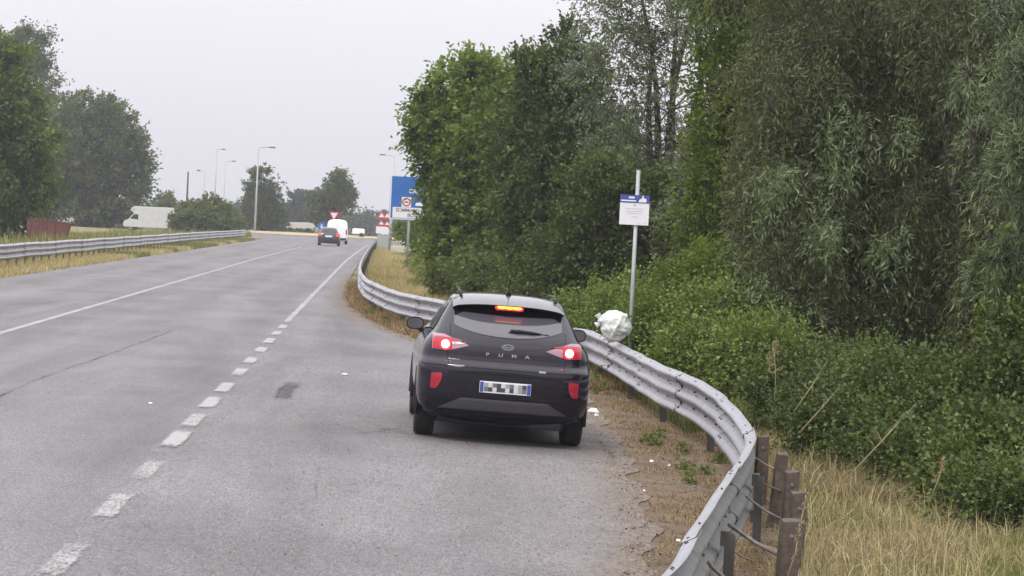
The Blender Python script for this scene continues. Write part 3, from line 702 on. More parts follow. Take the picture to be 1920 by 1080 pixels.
def wheel(parent, x, y, r=0.325, wd=0.215, side=1, detail=True):
    root = empty('wheel', (x, y, r)); root.parent = parent
    V = []; F = []
    prof = [(-wd/2+.012, r*.64), (-wd/2, r*.80), (-wd/2+.004, r*.93), (-wd/2+.028, r*.99), (-wd/4, r), (0, r*1.002), (wd/4, r), (wd/2-.028, r*.99), (wd/2-.004, r*.93), (wd/2, r*.80), (wd/2-.012, r*.64)]
    n = 40 if detail else 20
    for k in range(n):
        a = 2*math.pi*k/n
        for px, pr in prof: V.append((px, math.cos(a)*pr, math.sin(a)*pr))
    m = len(prof)
    for k in range(n):
        for q in range(m-1): a = k*m+q; b = ((k+1) % n)*m+q; F.append((a, b, b+1, a+1))
    MB().add(V, F).build('tyre', M['tyre'], root, smooth=True)
    mb = MB(); mb.cyl((side*wd*0.22, 0, 0), (1, 0, 0), r*.66, 0.02, 28)
    for k in range(5):
        a = 2*math.pi*k/5
        rot = Matrix.Rotation(a, 3, 'X')
        mb.box(rot @ Vector((side*wd*0.38, 0, r*.33)), (0.03, 0.055, r*.62), rot)
    mb.cyl((side*wd*0.4, 0, 0), (1, 0, 0), r*.15, 0.03, 16)
    mb.build('rim', M['rim'], root)
    return root

def build_car():
    D0 = at(952, 727, 0.5)
    base = at(930, 824, 0.0, True)
    root = empty('parked_car', (base[0], base[1], float(gz(base[0], base[1]))), (0, 0, 0))
    root.rotation_euler = (0, R(1.89), R(0.3))
    tag(root, 'black small crossover with lit brake lights stopped in the lay-by', 'car')
    sh = Shell(
        z=[.18, .24, .30, .36, .45, .55, .66, .74, .79, .815, .84, .86, .90, .96, 1.02, 1.08, 1.12, 1.16, 1.22, 1.30, 1.38, 1.43, 1.455, 1.475, 1.50, 1.52, 1.533, 1.540],
        w=[.72, .80, .845, .875, .895, .900, .902, .902, .900, .898, .895, .890, .885, .875, .850, .805, .765, .740, .712, .675, .630, .602, .590, .580, .545, .47, .33, .10],
        yr=[-.50, -.62, -.74, -.80, -.845, -.865, -.872, -.868, -.868, -.850, -.815, -.793, -.787, -.784, -.770, -.735, -.700, -.655, -.575, -.470, -.365, -.325, -.305, -.275, -.20, -.09, .06, .45],
        yf=[3.0, 3.2, 3.32, 3.37, 3.38, 3.38, 3.36, 3.32, 3.26, 3.2, 3.12, 3.0, 2.75, 2.45, 2.2, 2.08, 2.0, 1.93, 1.80, 1.62, 1.42, 1.28, 1.22, 1.15, 1.05, .95, .85, .60],
        br=[.36, .40, .43, .45, .46, .47, .47, .47, .47, .47, .46, .46, .45, .44, .42, .40, .36, .34, .30, .26, .22, .20, .18, .17, .16, .18, .18, .12],
        bf=.75, m=2.7, h=0.008)
    zs = [.18, .21, .24, .27, .30, .33, .36, .40, .45, .50, .56, .62, .68, .74, .78, .80, .812, .825, .838, .850, .865, .89, .92, .95, .98, 1.01, 1.04, 1.07, 1.10, 1.13, 1.17, 1.22, 1.27, 1.32, 1.37, 1.41, 1.432, 1.442, 1.452, 1.462, 1.475, 1.49, 1.505, 1.518, 1.528, 1.536, 1.540]
    V, F = sh.mesh(zs, 40, 40, 24)
    body = MB().add(V, F).build('body', M['carpaint'], root, smooth=True, fixn=True)
    # wheel arches
    cut = MB()
    for y in (0, 2.588):
        for s in (-1, 1): cut.cyl((s*0.86, y, 0.335), (1, 0, 0), 0.375, 0.44, 36)
    co = cut.build('arch_cutter', M['black'])
    bo = body.modifiers.new('arches', 'BOOLEAN'); bo.object = co; bo.operation = 'DIFFERENCE'; bo.solver = 'EXACT'
    bpy.context.view_layer.update()
    me = bpy.data.meshes.new_from_object(body.evaluated_get(bpy.context.evaluated_depsgraph_get()))
    body.modifiers.clear(); body.data = me; bpy.data.objects.remove(co)
    me.materials.clear(); me.materials.append(M['carpaint']); me.materials.append(M['roofsheen'])
    for pg in me.polygons: pg.material_index = 1 if pg.center.z > 1.505 else 0  # top faces take the paler paint with the sky sheen coloured in
    # arch trims
    for y in (0, 2.588):
        for s in (-1, 1):
            pts = [(s*.880, y+0.385*math.cos(a), 0.335+0.385*math.sin(a)) for a in np.linspace(-0.25, math.pi+0.25, 20)]
            MB().tube(pts, 0.026, 8).build('arch_trim', M['black'], root, smooth=True)
    # side windows (left and right), following the greenhouse
    for s in (-1, 1):
        for (ya, yb) in ((-0.02, 0.78), (0.86, 1.72)):
            V = []; F = []
            nz = 8; ny = 8
            for i in range(ny+1):
                for j in range(nz+1):
                    z = 1.07+(1.40-1.07)*j/nz
                    lim = float(sm_interp(z, sh.z, sh.yf, .01))-0.42
                    y = min(ya+(yb-ya)*i/ny, lim) if yb > 1 else max(ya+(yb-ya)*i/ny, float(sm_interp(z, sh.z, sh.yr))+.42)
                    V.append((s*(float(sh.W(z))+0.004), y, z))
            for i in range(ny):
                for j in range(nz): k = i*(nz+1)+j; F.append((k, k+nz+1, k+nz+2, k+1))
            MB().add(V, F).build('side_window', M['glass'], root, smooth=True)
    # rear window
    def hi(x):
        return 1.428-0.10*max(0, (abs(x)-.30)/.25)**3*0.55
    def lo(x):
        t = abs(x)/.60
        return 1.115+0.095*t**2.2+0.02*t**8
    rw = sh.patch('rear_window', M['rearglass'], root, -.565, .565, lo, lambda x: max(hi(x), lo(x)+0.01), 30, 10, 0.006, 0.02)
    sh.patch('painted_shade_band', M['glass'], root, -.56, .56, lambda x: max(lo(x)+.02, 1.325+.035*abs(x)+.05*math.exp(-((abs(x)-.56)/.05)**2)*-1), lambda x: max(hi(x), lo(x)+0.03)+.002, 30, 6, 0.0095, 0.012)
    # dark top of the window: shade coloured in by the band over the glass
    MB().box((0, -.375, 1.375), (0.25, .006, .035)).build('inner_label', M['skid'], root)
    # tailgate panel with the seam around it
    def tz0(x): return .862
    def tz1(x): return 1.100+0.095*(abs(x)/.60)**2.2
    sh.patch('tailgate', M['carpaint'], root, -.585, .585, tz0, tz1, 30, 8, 0.003, 0.01)
    for s in (-1, 1):
        pts = [(s*xx, float(sh.rear(xx, z))-0.002, z) for xx, z in ((.600, .815), (.605, .86), (.62, .93), (.625, .99), (.60, 1.10), (.60, 1.17), (.605, 1.2))]
        MB().tube(pts, 0.0035, 5).build('tailgate_seam', M['black'], root)
    for z_, xr in ((.792, .88), (.735, .60)):
        MB().tube([(x, float(sh.rear(x, z_))-.0015, z_) for x in np.linspace(-xr, xr, 41)], .004, 5).build('panel_seam', M['black'], root)
    # bumper: lower black cladding, reflectors, skid plate
    sh.patch('bumper_recess', M['black'], root, -.60, .60, lambda x: .545-.0*abs(x), lambda x: .765-0.03*(abs(x)/.6)**2, 20, 6, 0.0025, 0.01)
    sh.patch('lower_bumper', M['black'], root, -.80, .80, lambda x: .255+0.03*(abs(x)/.8)**4, lambda x: .46+.05*(abs(x)/.8), 40, 6, 0.008, 0.03)
    def trap(x, a, b, lo_, hi_):
        t = min(1, max(0, (abs(x)-a)/(b-a))); return hi_+(lo_-hi_)*t
    sh.patch('skid_plate', M['skid'], root, -.67, .67, lambda x: .345, lambda x: trap(x, .44, .67, .352, .475), 36, 6, 0.022, 0.03)
    sh.patch('lower_lip', M['black'], root, -.60, .60, lambda x: .262, lambda x: .342, 30, 4, 0.035, 0.04)
    for s in (-1, 1):
        xs = sorted((s*.655, s*.765))
        sh.patch('reflector', M['reflector'], root, xs[0], xs[1],
                 lambda x: .545+.10*max(0, (.715-abs(x))/.06)**1.5, lambda x: .712-.012*(abs(x)-.655)/.11, 16, 6, 0.012, 0.02)
    # plate and its recess
    py_ = float(sh.rear(0, .60))
    pl = MB().box((0, py_-.016, .605), (.530, .012, .118)).build('licence_plate', M['signwhite'], root, bevel=.003)
    for s in (-1, 1): MB().box((s*.243, py_-.0235, .605), (.036, .003, .106)).build('blue_band', M['noticeblue'], pl)
    greys = [pmat('plate_grey_%d' % k, (v, v, v*1.02), .5) for k, v in enumerate((.05, .14, .30, .55))]
    rp = random.Random(4)
    for ix in range(10):
        for iz in range(2):
            k = rp.choice((0, 1, 2, 3, 3))
            MB().box((-.198+.044*ix, py_-.0235, .583+.044*iz), (.0435, .003, .0435)).build('blurred_block', greys[k], pl)
    # tail lamps
    for s in (-1, 1):
        lr = empty('tail_lamp', (0, 0, 0)); lr.parent = root
        def lo_l(x):
            a = abs(x); return .945+.055*max(0, (.60-a))/.18 if a < .60 else .945+.01*(a-.60)
        def hi_l(x):
            a = abs(x); return 1.105-.095*max(0, (.66-a))/.26 if a < .66 else 1.105-.01*(a-.66)
        xs = sorted((s*.405, s*.775))
        sh.patch('lamp_shell', M['lampshell'], lr, xs[0], xs[1], lo_l, lambda x: max(hi_l(x), lo_l(x)+.006), 20, 8, 0.012, 0.03)
        xs = sorted((s*.575, s*.77))
        sh.patch('red_chamber', M['brakedim'], lr, xs[0], xs[1], lambda x: .952, lambda x: 1.062, 14, 6, 0.018, 0.02)
        xs = sorted((s*.46, s*.77))
        sh.patch('dark_blade', M['redlens'], lr, xs[0], xs[1], lambda x: 1.050+.0*abs(x), lambda x: 1.052+.024*min(1, (abs(x)-.46)/.12), 16, 3, 0.020, 0.02)
        cx = s*.640; cy = float(sh.rear(cx, 1.0)); nx = s*0.32
        n_ = Vector((nx, -1, 0.08)).normalized(); c = Vector((cx, cy-.022, 1.005))
        MB().tube([c-n_*.01, c+n_*.006], .060, 28).build('brake_ring', M['brakehalo'], lr)
        MB().tube([c+n_*.002, c+n_*.012], .044, 28).build('brake_light', M['brake'], lr)
    # high brake light: three lobes below the spoiler lip
    hb = MB()
    for k in (-1, 0, 1):
        c = Vector((k*.082+.0, -.478, 1.425)); V = [(c.x+.048*math.cos(a), c.y-.004, c.z-.006+.017*math.sin(a)) for a in np.linspace(0, 2*math.pi, 20, endpoint=False)]
        V += [(v[0], c.y+.02, v[2]) for v in V]
        hb.add(V, [tuple(range(20))]+[(i, i+20, (i+1) % 20+20, (i+1) % 20) for i in range(20)])
    sp_red = MB(); sp_red.prism([(-.140, 1.392), (.140, 1.392), (.152, 1.418), (.140, 1.431), (-.140, 1.431), (-.152, 1.418)], -.478, -.44).build('high_lamp_housing', M['brakehalo'], root, bevel=.006)
    hb.build('high_brake_light', M['amber'], root)
    # spoiler lip
    V = []; F = []
    xs_ = np.linspace(-.585, .585, 25)
    prof = [(-.325, 1.438), (-.45, 1.430), (-.495, 1.433), (-.500, 1.441), (-.42, 1.476), (-.32, 1.506), (-.20, 1.527), (-.06, 1.538)]
    for x in xs_:
        t = abs(x)/.585
        for (y, z) in prof: V.append((x, y+.13*t**3, z-.045*t**3-(.012 if abs(x) > .57 else 0)))
    m_ = len(prof)
    for nm, a_, b_ in (('spoiler', 3, m_-1), ('spoiler_lip', 0, 3)):
        F = []
        for i in range(len(xs_)-1):
            for j in range(a_, b_): k = i*m_+j; F.append((k, k+m_, k+m_+1, k+1))
        MB().add(V, F).build(nm, M['roofsheen'] if nm == 'spoiler' else M['black'], root, smooth=(nm == 'spoiler'))
    for s in (-1, 1):
        q = [v for v in V[(0 if s < 0 else (len(xs_)-1)*m_):][:m_]]
        MB().add(q+[(s*.55, -.1, 1.43)], [tuple(range(m_+1))]).build('spoiler_end', M['carpaint'], root)
    # emblem and lettering
    ey_ = float(sh.rear(0, 1.02))-.008
    def oval(a, b, yy, dep):
        V = [(a*math.cos(t), yy, 1.02+b*math.sin(t)) for t in np.linspace(0, 2*math.pi, 32, endpoint=False)]
        V += [(v[0], yy+dep, v[2]) for v in V]
        return MB().add(V, [tuple(range(32))]+[(i, i+32, (i+1) % 32+32, (i+1) % 32) for i in range(32)])
    em = oval(.062, .030, ey_-.004, .02).build('emblem', M['chrome'], root)
    oval(.054, .0235, ey_-.007, .01).build('emblem_field', pmat('emblem_field', (.05, .055, .11), .3, coat=.5), em)
    text_part('emblem_script', 'Ford', .042, M['chrome'], em, (0, ey_-.009, 1.018))
    for k, ch in enumerate('PUMA'):
        x = -.205+.137*k; y = float(sh.rear(x, .935))-.010
        text_part('letter', ch, .052, M['chrome'], root, (x, y, .935), font_scale=(1.35, .85), offset=.001)
    for x, z, wd in ((-.49, .795, .115), (.37, .795, .075)):
        y = float(sh.rear(x, z))-.006
        MB().box((x, y, z), (wd, .008, .022)).build('badge', M['chrome'], root, bevel=.004)
    # wiper
    def ry(x, z, d): return (x, float(sh.rear(x, z))-d, z)
    MB().tube([ry(.02, 1.185, .02), ry(.10, 1.187, .03), ry(.26, 1.182, .03), ry(.34, 1.178, .02)], [.018, .020, .014, .006], 8).build('wiper', M['black'], root, smooth=True)
    MB().tube([ry(.0, 1.172, .012), ry(.42, 1.172, .012)], .006, 6).build('wiper_blade', M['black'], root)
    # roof rails
    for s in (-1, 1):
        pts = [(s*.50, -.22, 1.497), (s*.505, -.12, 1.535), (s*.51, .3, 1.552), (s*.50, .8, 1.545), (s*.485, 1.05, 1.515)]
        MB().tube(pts, [.012, .014, .014, .014, .010], 8).build('roof_rail', M['black'], root, smooth=True)
    # antenna
    an = MB().tube([(0, -.06, 1.525), (0, -.10, 1.56), (0, -.13, 1.575)], [.034, .024, .012], 12).build('antenna_base', M['black'], root, smooth=True)
    MB().tube([(0, -.12, 1.57), (0, -.25, 1.745)], [.006, .004], 6).build('antenna_rod', M['black'], an)
    # mirrors
    for s in (-1, 1):
        mr = empty('door_mirror', (s*.90, 1.72, 1.055)); mr.parent = root
        V = []; F = []
        N_ = 14
        for j, (yy, sc_) in enumerate(((-.05, .97), (-.055, 1.0), (.02, 1.02), (.07, .85), (.10, .45))):
            for k in range(N_):
                a = 2*math.pi*k/N_; cx_ = math.copysign(abs(math.cos(a))**.7, math.cos(a)); cz_ = math.copysign(abs(math.sin(a))**.7, math.sin(a))
                V.append((s*.02+cx_*.098*sc_, yy, .045+cz_*.070*sc_))
        for j in range(4):
            for k in range(N_): F.append((j*N_+k, j*N_+(k+1) % N_, (j+1)*N_+(k+1) % N_, (j+1)*N_+k))
        F.append(tuple(range(N_))); F.append(tuple(4*N_+k for k in range(N_)))
        MB().add(V, F).build('mirror_housing', M['black'], mr, smooth=False, fixn=True)
        V = [(s*.02+math.copysign(abs(math.cos(a))**.7, math.cos(a))*.086, -.058, .045+math.copysign(abs(math.sin(a))**.7, math.sin(a))*.058) for a in np.linspace(0, 2*math.pi, 20, endpoint=False)]
        MB().add(V, [tuple(range(20))]).build('mirror_glass', M['mglass'], mr)
        MB().tube([(-s*.075, .0, -.07), (-s*.055, 0, -.02), (-s*.01, 0, .0)], [.035, .028, .03], 8).build('mirror_stalk', M['black'], mr, smooth=True)
    # underside, axle, silencer, exhaust
    MB().box((0, 1.3, .24), (1.30, 3.7, .10)).build('underbody', M['black'], root)
    MB().box((0, .05, .27), (1.25, .10, .09)).build('rear_axle', M['black'], root)
    MB().tube([(.30, -.52, .25), (.62, -.52, .25)], .07, 14).build('silencer', M['skid'], root, smooth=True)
    for y in (0, 2.588):
        for s in (-1, 1): wheel(root, s*.782, y, .326, .215, s)
    return root, sh
car, sh = build_car()

# ------------------------------------------------------------------ vehicles down the road
def far_car(px, py):
    p = at(px, py); root = tag(empty('hatchback_car', (p[0], p[1], 0)), 'small dark hatchback braking behind the white van at the junction', 'car')
    s2_ = Shell(z=[.2, .35, .5, .75, .9, .98, 1.1, 1.3, 1.42, 1.46, 1.47], w=[.78, .82, .85, .86, .84, .80, .72, .62, .54, .40, .1],
                yr=[-.60, -.72, -.76, -.75, -.72, -.68, -.58, -.38, -.25, -.1, .4], yf=[2.9, 3.1, 3.15, 3.1, 2.9, 2.4, 2.0, 1.5, 1.1, .9, .7],
                br=[.3]*11, bf=.5, m=2.8, h=.03)
    V, F = s2_.mesh([.2, .3, .4, .5, .62, .75, .85, .92, .98, 1.05, 1.12, 1.2, 1.3, 1.38, 1.43, 1.46, 1.47], 18, 6, 12)
    MB().add(V, F).build('body', M['cblack'], root, smooth=True, fixn=True)
    s2_.patch('rear_window', M['glass'], root, -.56, .56, lambda x: 1.03, lambda x: 1.34-.1*abs(x)**2, 10, 4, .01, .02)
    s2_.patch('licence_plate', M['signwhite'], root, -.26, .26, lambda x: .70, lambda x: .82, 4, 2, .012, .02)
    for s in (-1, 1):
        xs = sorted((s*.58, s*.84)); lo_ = .80
        lm = s2_.patch('tail_lamp', M['brakehalo'], root, xs[0], xs[1], lambda x: .78, lambda x: .98, 6, 4, .012, .03)
        for y in (0, 2.4): wheel(root, s*.76, y, .29, .18, s, False)
    MB().box((0, 1.2, .25), (1.3, 3.2, .1)).build('underbody', M['black'], root)
    return root
far_car(616, 461)
def white_van(px, py, D):
    p = atD(px, py, D); root = tag(empty('delivery_van', (p[0], D, 0)), 'white high-roofed van just ahead of the dark hatchback', 'van')
    s3 = Shell(z=[.3, .45, .8, 1.1, 1.5, 1.8, 1.98, 2.08, 2.11], w=[.84, .88, .90, .90, .87, .82, .74, .5, .1], yr=[-.75, -.8, -.8, -.79, -.76, -.72, -.66, -.5, .2],
               yf=[3.3, 3.45, 3.4, 2.9, 2.2, 1.8, 1.5, 1.2, 1.0], br=[.2]*9, bf=.6, m=4, h=.03)
    V, F = s3.mesh([.3, .4, .6, .8, .95, 1.1, 1.3, 1.5, 1.65, 1.8, 1.9, 1.98, 2.05, 2.08, 2.11], 18, 8, 12)
    MB().add(V, F).build('body', M['white'], root, smooth=True, fixn=True)
    for s in (-1, 1):
        xs = sorted((s*.74, s*.86)); s3.patch('tail_lamp', M['reflector'], root, xs[0], xs[1], lambda x: .85, lambda x: 1.25, 4, 4, .012, .03)
        for y in (0, 2.7): wheel(root, s*.78, y, .31, .2, s, False)
    s3.patch('door_seam', M['skid'], root, -.008, .008, lambda x: .5, lambda x: 1.95, 2, 8, .005, .01)
    s3.patch('rear_bumper', M['black'], root, -.80, .80, lambda x: .36, lambda x: .52, 10, 3, .03, .05)
    MB().box((0, 1.2, .30), (1.3, 3.2, .1)).build('underbody', M['black'], root)
white_van(631, 459, 213)
def box_van(px, D):
    p = atD(px, 430, D); root = tag(empty('box_truck', (p[0], D, 0), (0, 0, R(-4))), 'large white box van standing sideways behind the far guardrail', 'truck'); root.scale = (.80, .80, .84)
    # nose points to -x
    poly = [(-3.2, .45), (2.7, .45), (3.05, 2.80), (3.0, 2.88), (-1.95, 2.88), (-2.3, 2.72), (-2.45, 2.35), (-2.15, 2.22), (-2.0, 2.05), (-2.65, 1.35), (-3.15, 1.15), (-3.3, .8)]
    MB().prism(poly, -1.0, 1.0).build('body', M['dullwhite'], root, bevel=.05)
    MB().prism([(-2.45, 1.42), (-1.95, 1.95), (-1.45, 1.95), (-1.45, 1.35)], -1.012, -.9).build('cab_window', M['glass'], root)
    MB().box((-2.05, -1.005, 2.48), (.35, .03, .12)).build('marker_panel', M['pole'], root)
    MB().box((-3.18, 0, .55), (.3, 1.9, .3)).build('front_bumper', M['black'], root)
    for x in (-2.3, 1.6):
        for s in (-1, 1):
            wr = wheel(root, 0, 0, .34, .22, s, False); wr.location = (x, s*.86, .34); wr.rotation_euler = (0, 0, math.pi/2)
box_van(283, 243)
def skip_bin(D):
    p = atD(90, 440, D); root = tag(empty('skip_container', (p[0], D, .35)), 'rusty red metal skip standing under the trees beyond the far guardrail', 'skip'); root.scale = (.85, .85, .85)
    MB().prism([(-1.15, 0), (1.05, 0), (1.32, 1.05), (-1.22, 1.22)], -.8, .8).build('container_body', M['skip'], root, bevel=.03)
    for k in range(5): MB().box((-.95+.48*k, -.82, .55), (.06, .05, 1.0)).build('stiffener', M['skip'], root)
    MB().box((0.05, -.80, 1.14), (2.5, .07, .07), Matrix.Rotation(R(3.6), 3, 'Y')).build('top_rim', M['skip'], root)
skip_bin(128)
# ------------------------------------------------------------------ signs and lamp posts
def notice_sign():
    D = 36.5
    b = atD(1180, 660, D); g = float(gz(b[0], D)); t = atD(1193, 318, D); h = t[2]-g
    root = tag(empty('notice_sign', (b[0], D, g)), 'small white notice with a blue header on a grey pole behind the rubbish bag', 'sign')
    MB().tube([(0, 0, -.3), (0, 0, h)], .030, 14).build('pole', M['pole'], root, smooth=True)
    MB().cyl((0, 0, h), (0, 0, 1), .031, .012, 14).build('pole_cap', M['post'], root)
    c = atD(1189, 394, D); zc = c[2]-g; x0 = c[0]-b[0]
    wd, ht = .435, .44
    pn = MB().box((x0, -.045, zc), (wd, .012, ht)).build('panel', M['signwhite'], root, bevel=.002)
    MB().box((x0, -.053, zc+ht/2-.055), (wd, .004, .118)).build('header', M['noticeblue'], pn)
    MB().box((x0-.05, -.0565, zc+ht/2-.035), (.085, .003, .026)).build('header_text', M['signwhite'], pn)
    MB().box((x0-.095, -.0565, zc+ht/2-.083), (.225, .003, .020)).build('header_text', M['signwhite'], pn)
    hd = MB(); hx = x0+.115; hz = zc+ht/2-.075
    pts = [(-.062, -.025), (.050, -.025), (.058, .0), (.055, .022), (.030, .034), (.014, .038), (.010, .078), (-.004, .078), (-.010, .034), (-.040, .020), (-.058, -.005)]
    hd.prism([(hx+a, hz+b_) for a, b_ in pts], -.058, -.054).build('hand_mark', M['signwhite'], pn)
    MB().cyl((x0-.0, -.054, zc+.075), (0, 1, 0), .012, .008, 10).build('bolt', M['pole'], pn)
    for k, (wl, dz, mk) in enumerate(((.27, .02, 'paleink'), (.26, -.02, 'paleink'), (.22, -.052, 'paleink'), (.10, -.10, 'paleink'))):
        MB().box((x0-.0, -.0525, zc+dz), (wl, .003, .006)).build('text_line', M[mk], pn)
    for dx in (.065, .165): MB().box((x0+dx, -.0525, zc-.185), (.018, .003, .010)).build('text_line', M['paleink'], pn)
    for dz in (-.13, .13): MB().box((x0*0.4, -.02, zc+dz), (.10, .05, .03)).build('clamp', M['post'], root)
notice_sign()

def blue_sign():
    D = 106.0
    b = at(762, 512, 0.0, True); D = b[1]; g = float(gz(b[0], D))
    c0 = atD(733, 327, D); c1 = atD(728, 411, D)
    wd = 2.9; h = c0[2]-c1[2]
    root = tag(empty('direction_sign', (b[0], D, g), (0, 0, R(-4))), 'large blue direction sign on grey posts partly hidden by the trees', 'sign')
    x0 = c0[0]-b[0]; zt = c0[2]-g; zb = zt-h
    cx = x0+wd/2; cz = (zt+zb)/2
    MB().tube([(0.0, 0, -.3), (0.0, 0, zt-.1)], .055, 12).build('post', M['pole'], root, smooth=True)
    MB().tube([(x0+wd-.75, 0, -.3), (x0+wd-.75, 0, zt-.1)], .055, 12).build('post', M['pole'], root, smooth=True)
    pn = MB().box((cx, -.09, cz), (wd, .03, h)).build('panel', M['signgrey'], root, bevel=.01)
    MB().box((cx, -.108, cz), (wd-.05, .006, h-.05)).build('white_border', M['signwhite'], pn)
    MB().box((cx, -.113, cz), (wd-.13, .006, h-.13)).build('blue_field', M['signblue'], pn)
    MB().box((cx-.05+.0, -.118, zb+.31), (wd-.40, .006, .45)).build('white_field', M['signwhite'], pn)
    rot = (math.pi/2, 0, 0)
    def T(s, size, mk, x, z, al='LEFT'): text_part('lettering', s, size, M[mk], pn, (x, -.1225, z), rot, .001, align=al, offset=.004)
    T('E 74', .24, 'signwhite', x0+1.15, zt-.27)
    T('CARRETTA', .24, 'signwhite', x0+.80, zt-.68)
    T('SOMMARIVA', .21, 'ink', x0+.28, zb+.41); T('BOSCO', .21, 'ink', x0+.78, zb+.20)
    # small red-ringed symbol on a white square, and an arrow
    MB().box((x0+.72, -.119, zb+.76), (.40, .006, .42)).build('symbol_field', M['signwhite'], pn)
    V = [(x0+.72+.185*math.cos(a), -.124, zb+.76+.185*math.sin(a)) for a in np.linspace(0, 2*math.pi, 28, endpoint=False)]
    V += [(x0+.72+.125*math.cos(a), -.124, zb+.76+.125*math.sin(a)) for a in np.linspace(0, 2*math.pi, 28, endpoint=False)]
    MB().add(V, [(i, (i+1) % 28, 28+(i+1) % 28, 28+i) for i in range(28)]).build('red_ring', M['signred'], pn)
    MB().box((x0+.72, -.1235, zb+.76), (.17, .003, .06)).build('lorry_mark', M['ink'], pn)
    MB().prism([(x0+1.10, zb+.62), (x0+1.5, zb+.62), (x0+1.62, zb+.75), (x0+1.75, zb+.95), (x0+1.75, zb+1.12), (x0+1.62, zb+1.12), (x0+1.58, zb+.98), (x0+1.42, zb+.80), (x0+1.12, zb+.74)], -.125, -.119).build('arrow_mark', M['signwhite'], pn)
blue_sign()

def lamp_post(px, py_top, D, arm, label, rad=.11, base=None, head=True):
    p = atD(px, py_top, D); h = p[2]; g = float(gz(p[0], D))
    root = tag(empty('street_lamp', (p[0], D, g)), label, 'street lamp')
    MB().tube([(0, 0, -.2), (0, 0, (h-g)*.4), (0, 0, h-g)], [rad*1.25, rad, rad*.6], 10).build('pole', M['pole'], root, smooth=True)
    if arm:
        MB().tube([(0, 0, h-g), (arm, 0, h-g+.12)], rad*.5, 8).build('arm', M['pole'], root)
        MB().box((arm*1.25, 0, h-g+.12), (abs(arm)*.6, .35, .16)).build('lamp_head', M['post'], root, bevel=.03)
lamp_post(485, 277, 300, 1.3, 'tall grey street lamp with a short arm in front of the garden tree', .12)
lamp_post(407, 281, 330, .7, 'tall thin street lamp rising behind the round olive bush', .10)
lamp_post(423, 303, 380, 1.0, 'thin street lamp, just right of the tallest one behind the olive bush', .085)
lamp_post(384, 322, 300, -.6, 'short lamp mast with a small head above the middle of the olive bush', .08)
lamp_post(740, 293, 330, -1.3, 'street lamp whose top rises above the blue direction sign', .08)
lamp_post(503, 315, 430, .8, 'faint distant street lamp beside the crown of the garden tree', .06)
p = atD(353, 322, 280); pg = MB().tube([(0, 0, -.2), (0, 0, p[2])], [.14, .09], 8).build('bare_pole', M['timber'], smooth=True); pg.location = (p[0], 280, 0)
tag(pg, 'bare dark pole at the left end of the olive bush', 'pole')

def yield_sign(px, D):
    g = atD(px, 413, D); t = atD(px, 397, D); root = tag(empty('yield_sign', (g[0], D, 0)), 'red and white give-way triangle above the roof of the white van', 'sign')
    MB().tube([(0, 0, -.1), (0, 0, t[2])], .05, 8).build('post', M['pole'], root)
    s = .52; z = t[2]
    MB().prism([(-s, z), (s, z), (0, z-.88)], -.07, -.05).build('triangle', M['signred'], root)
    MB().prism([(-s*.62, z-.12), (s*.62, z-.12), (0, z-.70)], -.085, -.075).build('white_field', M['signwhite'], root)
    MB().prism([(-.38, z-1.35), (.38, z-1.35), (.38, z-2.0), (-.38, z-2.0)], -.07, -.05).build('plate', M['signgrey'], root)
yield_sign(626, 232)
def round_sign(px, py, D, label, r=.35):
    t = atD(px, py, D); root = tag(empty('round_sign', (t[0], D, 0)), label, 'sign')
    MB().tube([(0, 0, -.1), (0, 0, t[2])], .045, 8).build('post', M['pole'], root)
    MB().cyl((0, -.07, t[2]), (0, 1, 0), r, .02, 20).build('disc', M['signblue'], root)
    MB().prism([(-.05, t[2]+.18), (.05, t[2]+.18), (.05, t[2]-.05), (.13, t[2]-.05), (0, t[2]-.24), (-.13, t[2]-.05), (-.05, t[2]-.05)], -.095, -.085).build('arrow', M['signwhite'], root)
round_sign(603, 424, 235, 'round blue keep-to-one-side sign left of the dark hatchback', .38)
round_sign(748, 424, 165, 'little round blue sign on a post below the blue direction sign', .28)

def warning_cluster(px, D, label, dx=0.0):
    b = atD(px, 440, D); g = 0; t = atD(px, 394, D); zt = t[2]
    root = tag(empty('warning_sign', (b[0]+dx, D, 0)), label, 'sign', 'roadworks warning signs at the verge')
    MB().tube([(0, 0, -.1), (0, 0, zt)], .045, 8).build('post', M['pole'], root)
    def tri(z, s=.36):
        MB().prism([(-s, z), (s, z), (0, z+s*1.6)], -.07, -.05).build('triangle', M['signred'], root)
        MB().prism([(-s*.6, z+.12), (s*.6, z+.12), (0, z+s*1.15)], -.085, -.075).build('white_field', M['signwhite'], root)
    tri(zt-.62)
    tri(zt-1.13, .30)
    MB().prism([(-.36, zt-1.65), (.36, zt-1.65), (.36, zt-1.16), (-.36, zt-1.16)], -.07, -.05).build('white_panel', M['signwhite'], root)
    MB().prism([(-.26, .1), (.26, .1), (.24, zt-1.70), (-.24, zt-1.70)], -.10, .10).build('grey_box', M['pole'], root)
warning_cluster(714, 175, 'red and white warning triangle, left one of the pair by the grey post')
warning_cluster(725, 168, 'red and white warning triangle half covered by the corner of the blue sign')
p = atD(733, 415, 160); o = MB().tube([(0, 0, -.2), (0, 0, p[2]+1.6)], .10, 10).build('grey_post', M['pole'], smooth=True); o.location = (p[0], 160, 0)
tag(o, 'plain grey post between the warning triangles and the blue direction sign', 'post')
p = atD(762, 455, 158)
cab = MB().box((0, 0, .35), (1.3, .5, .5)).build('concrete_block', M['concrete'], bevel=.03); cab.location = (atD(752, 452, 158)[0], 158, 0)
tag(cab, 'low pale concrete block in the grass beyond the blue sign post', 'block')

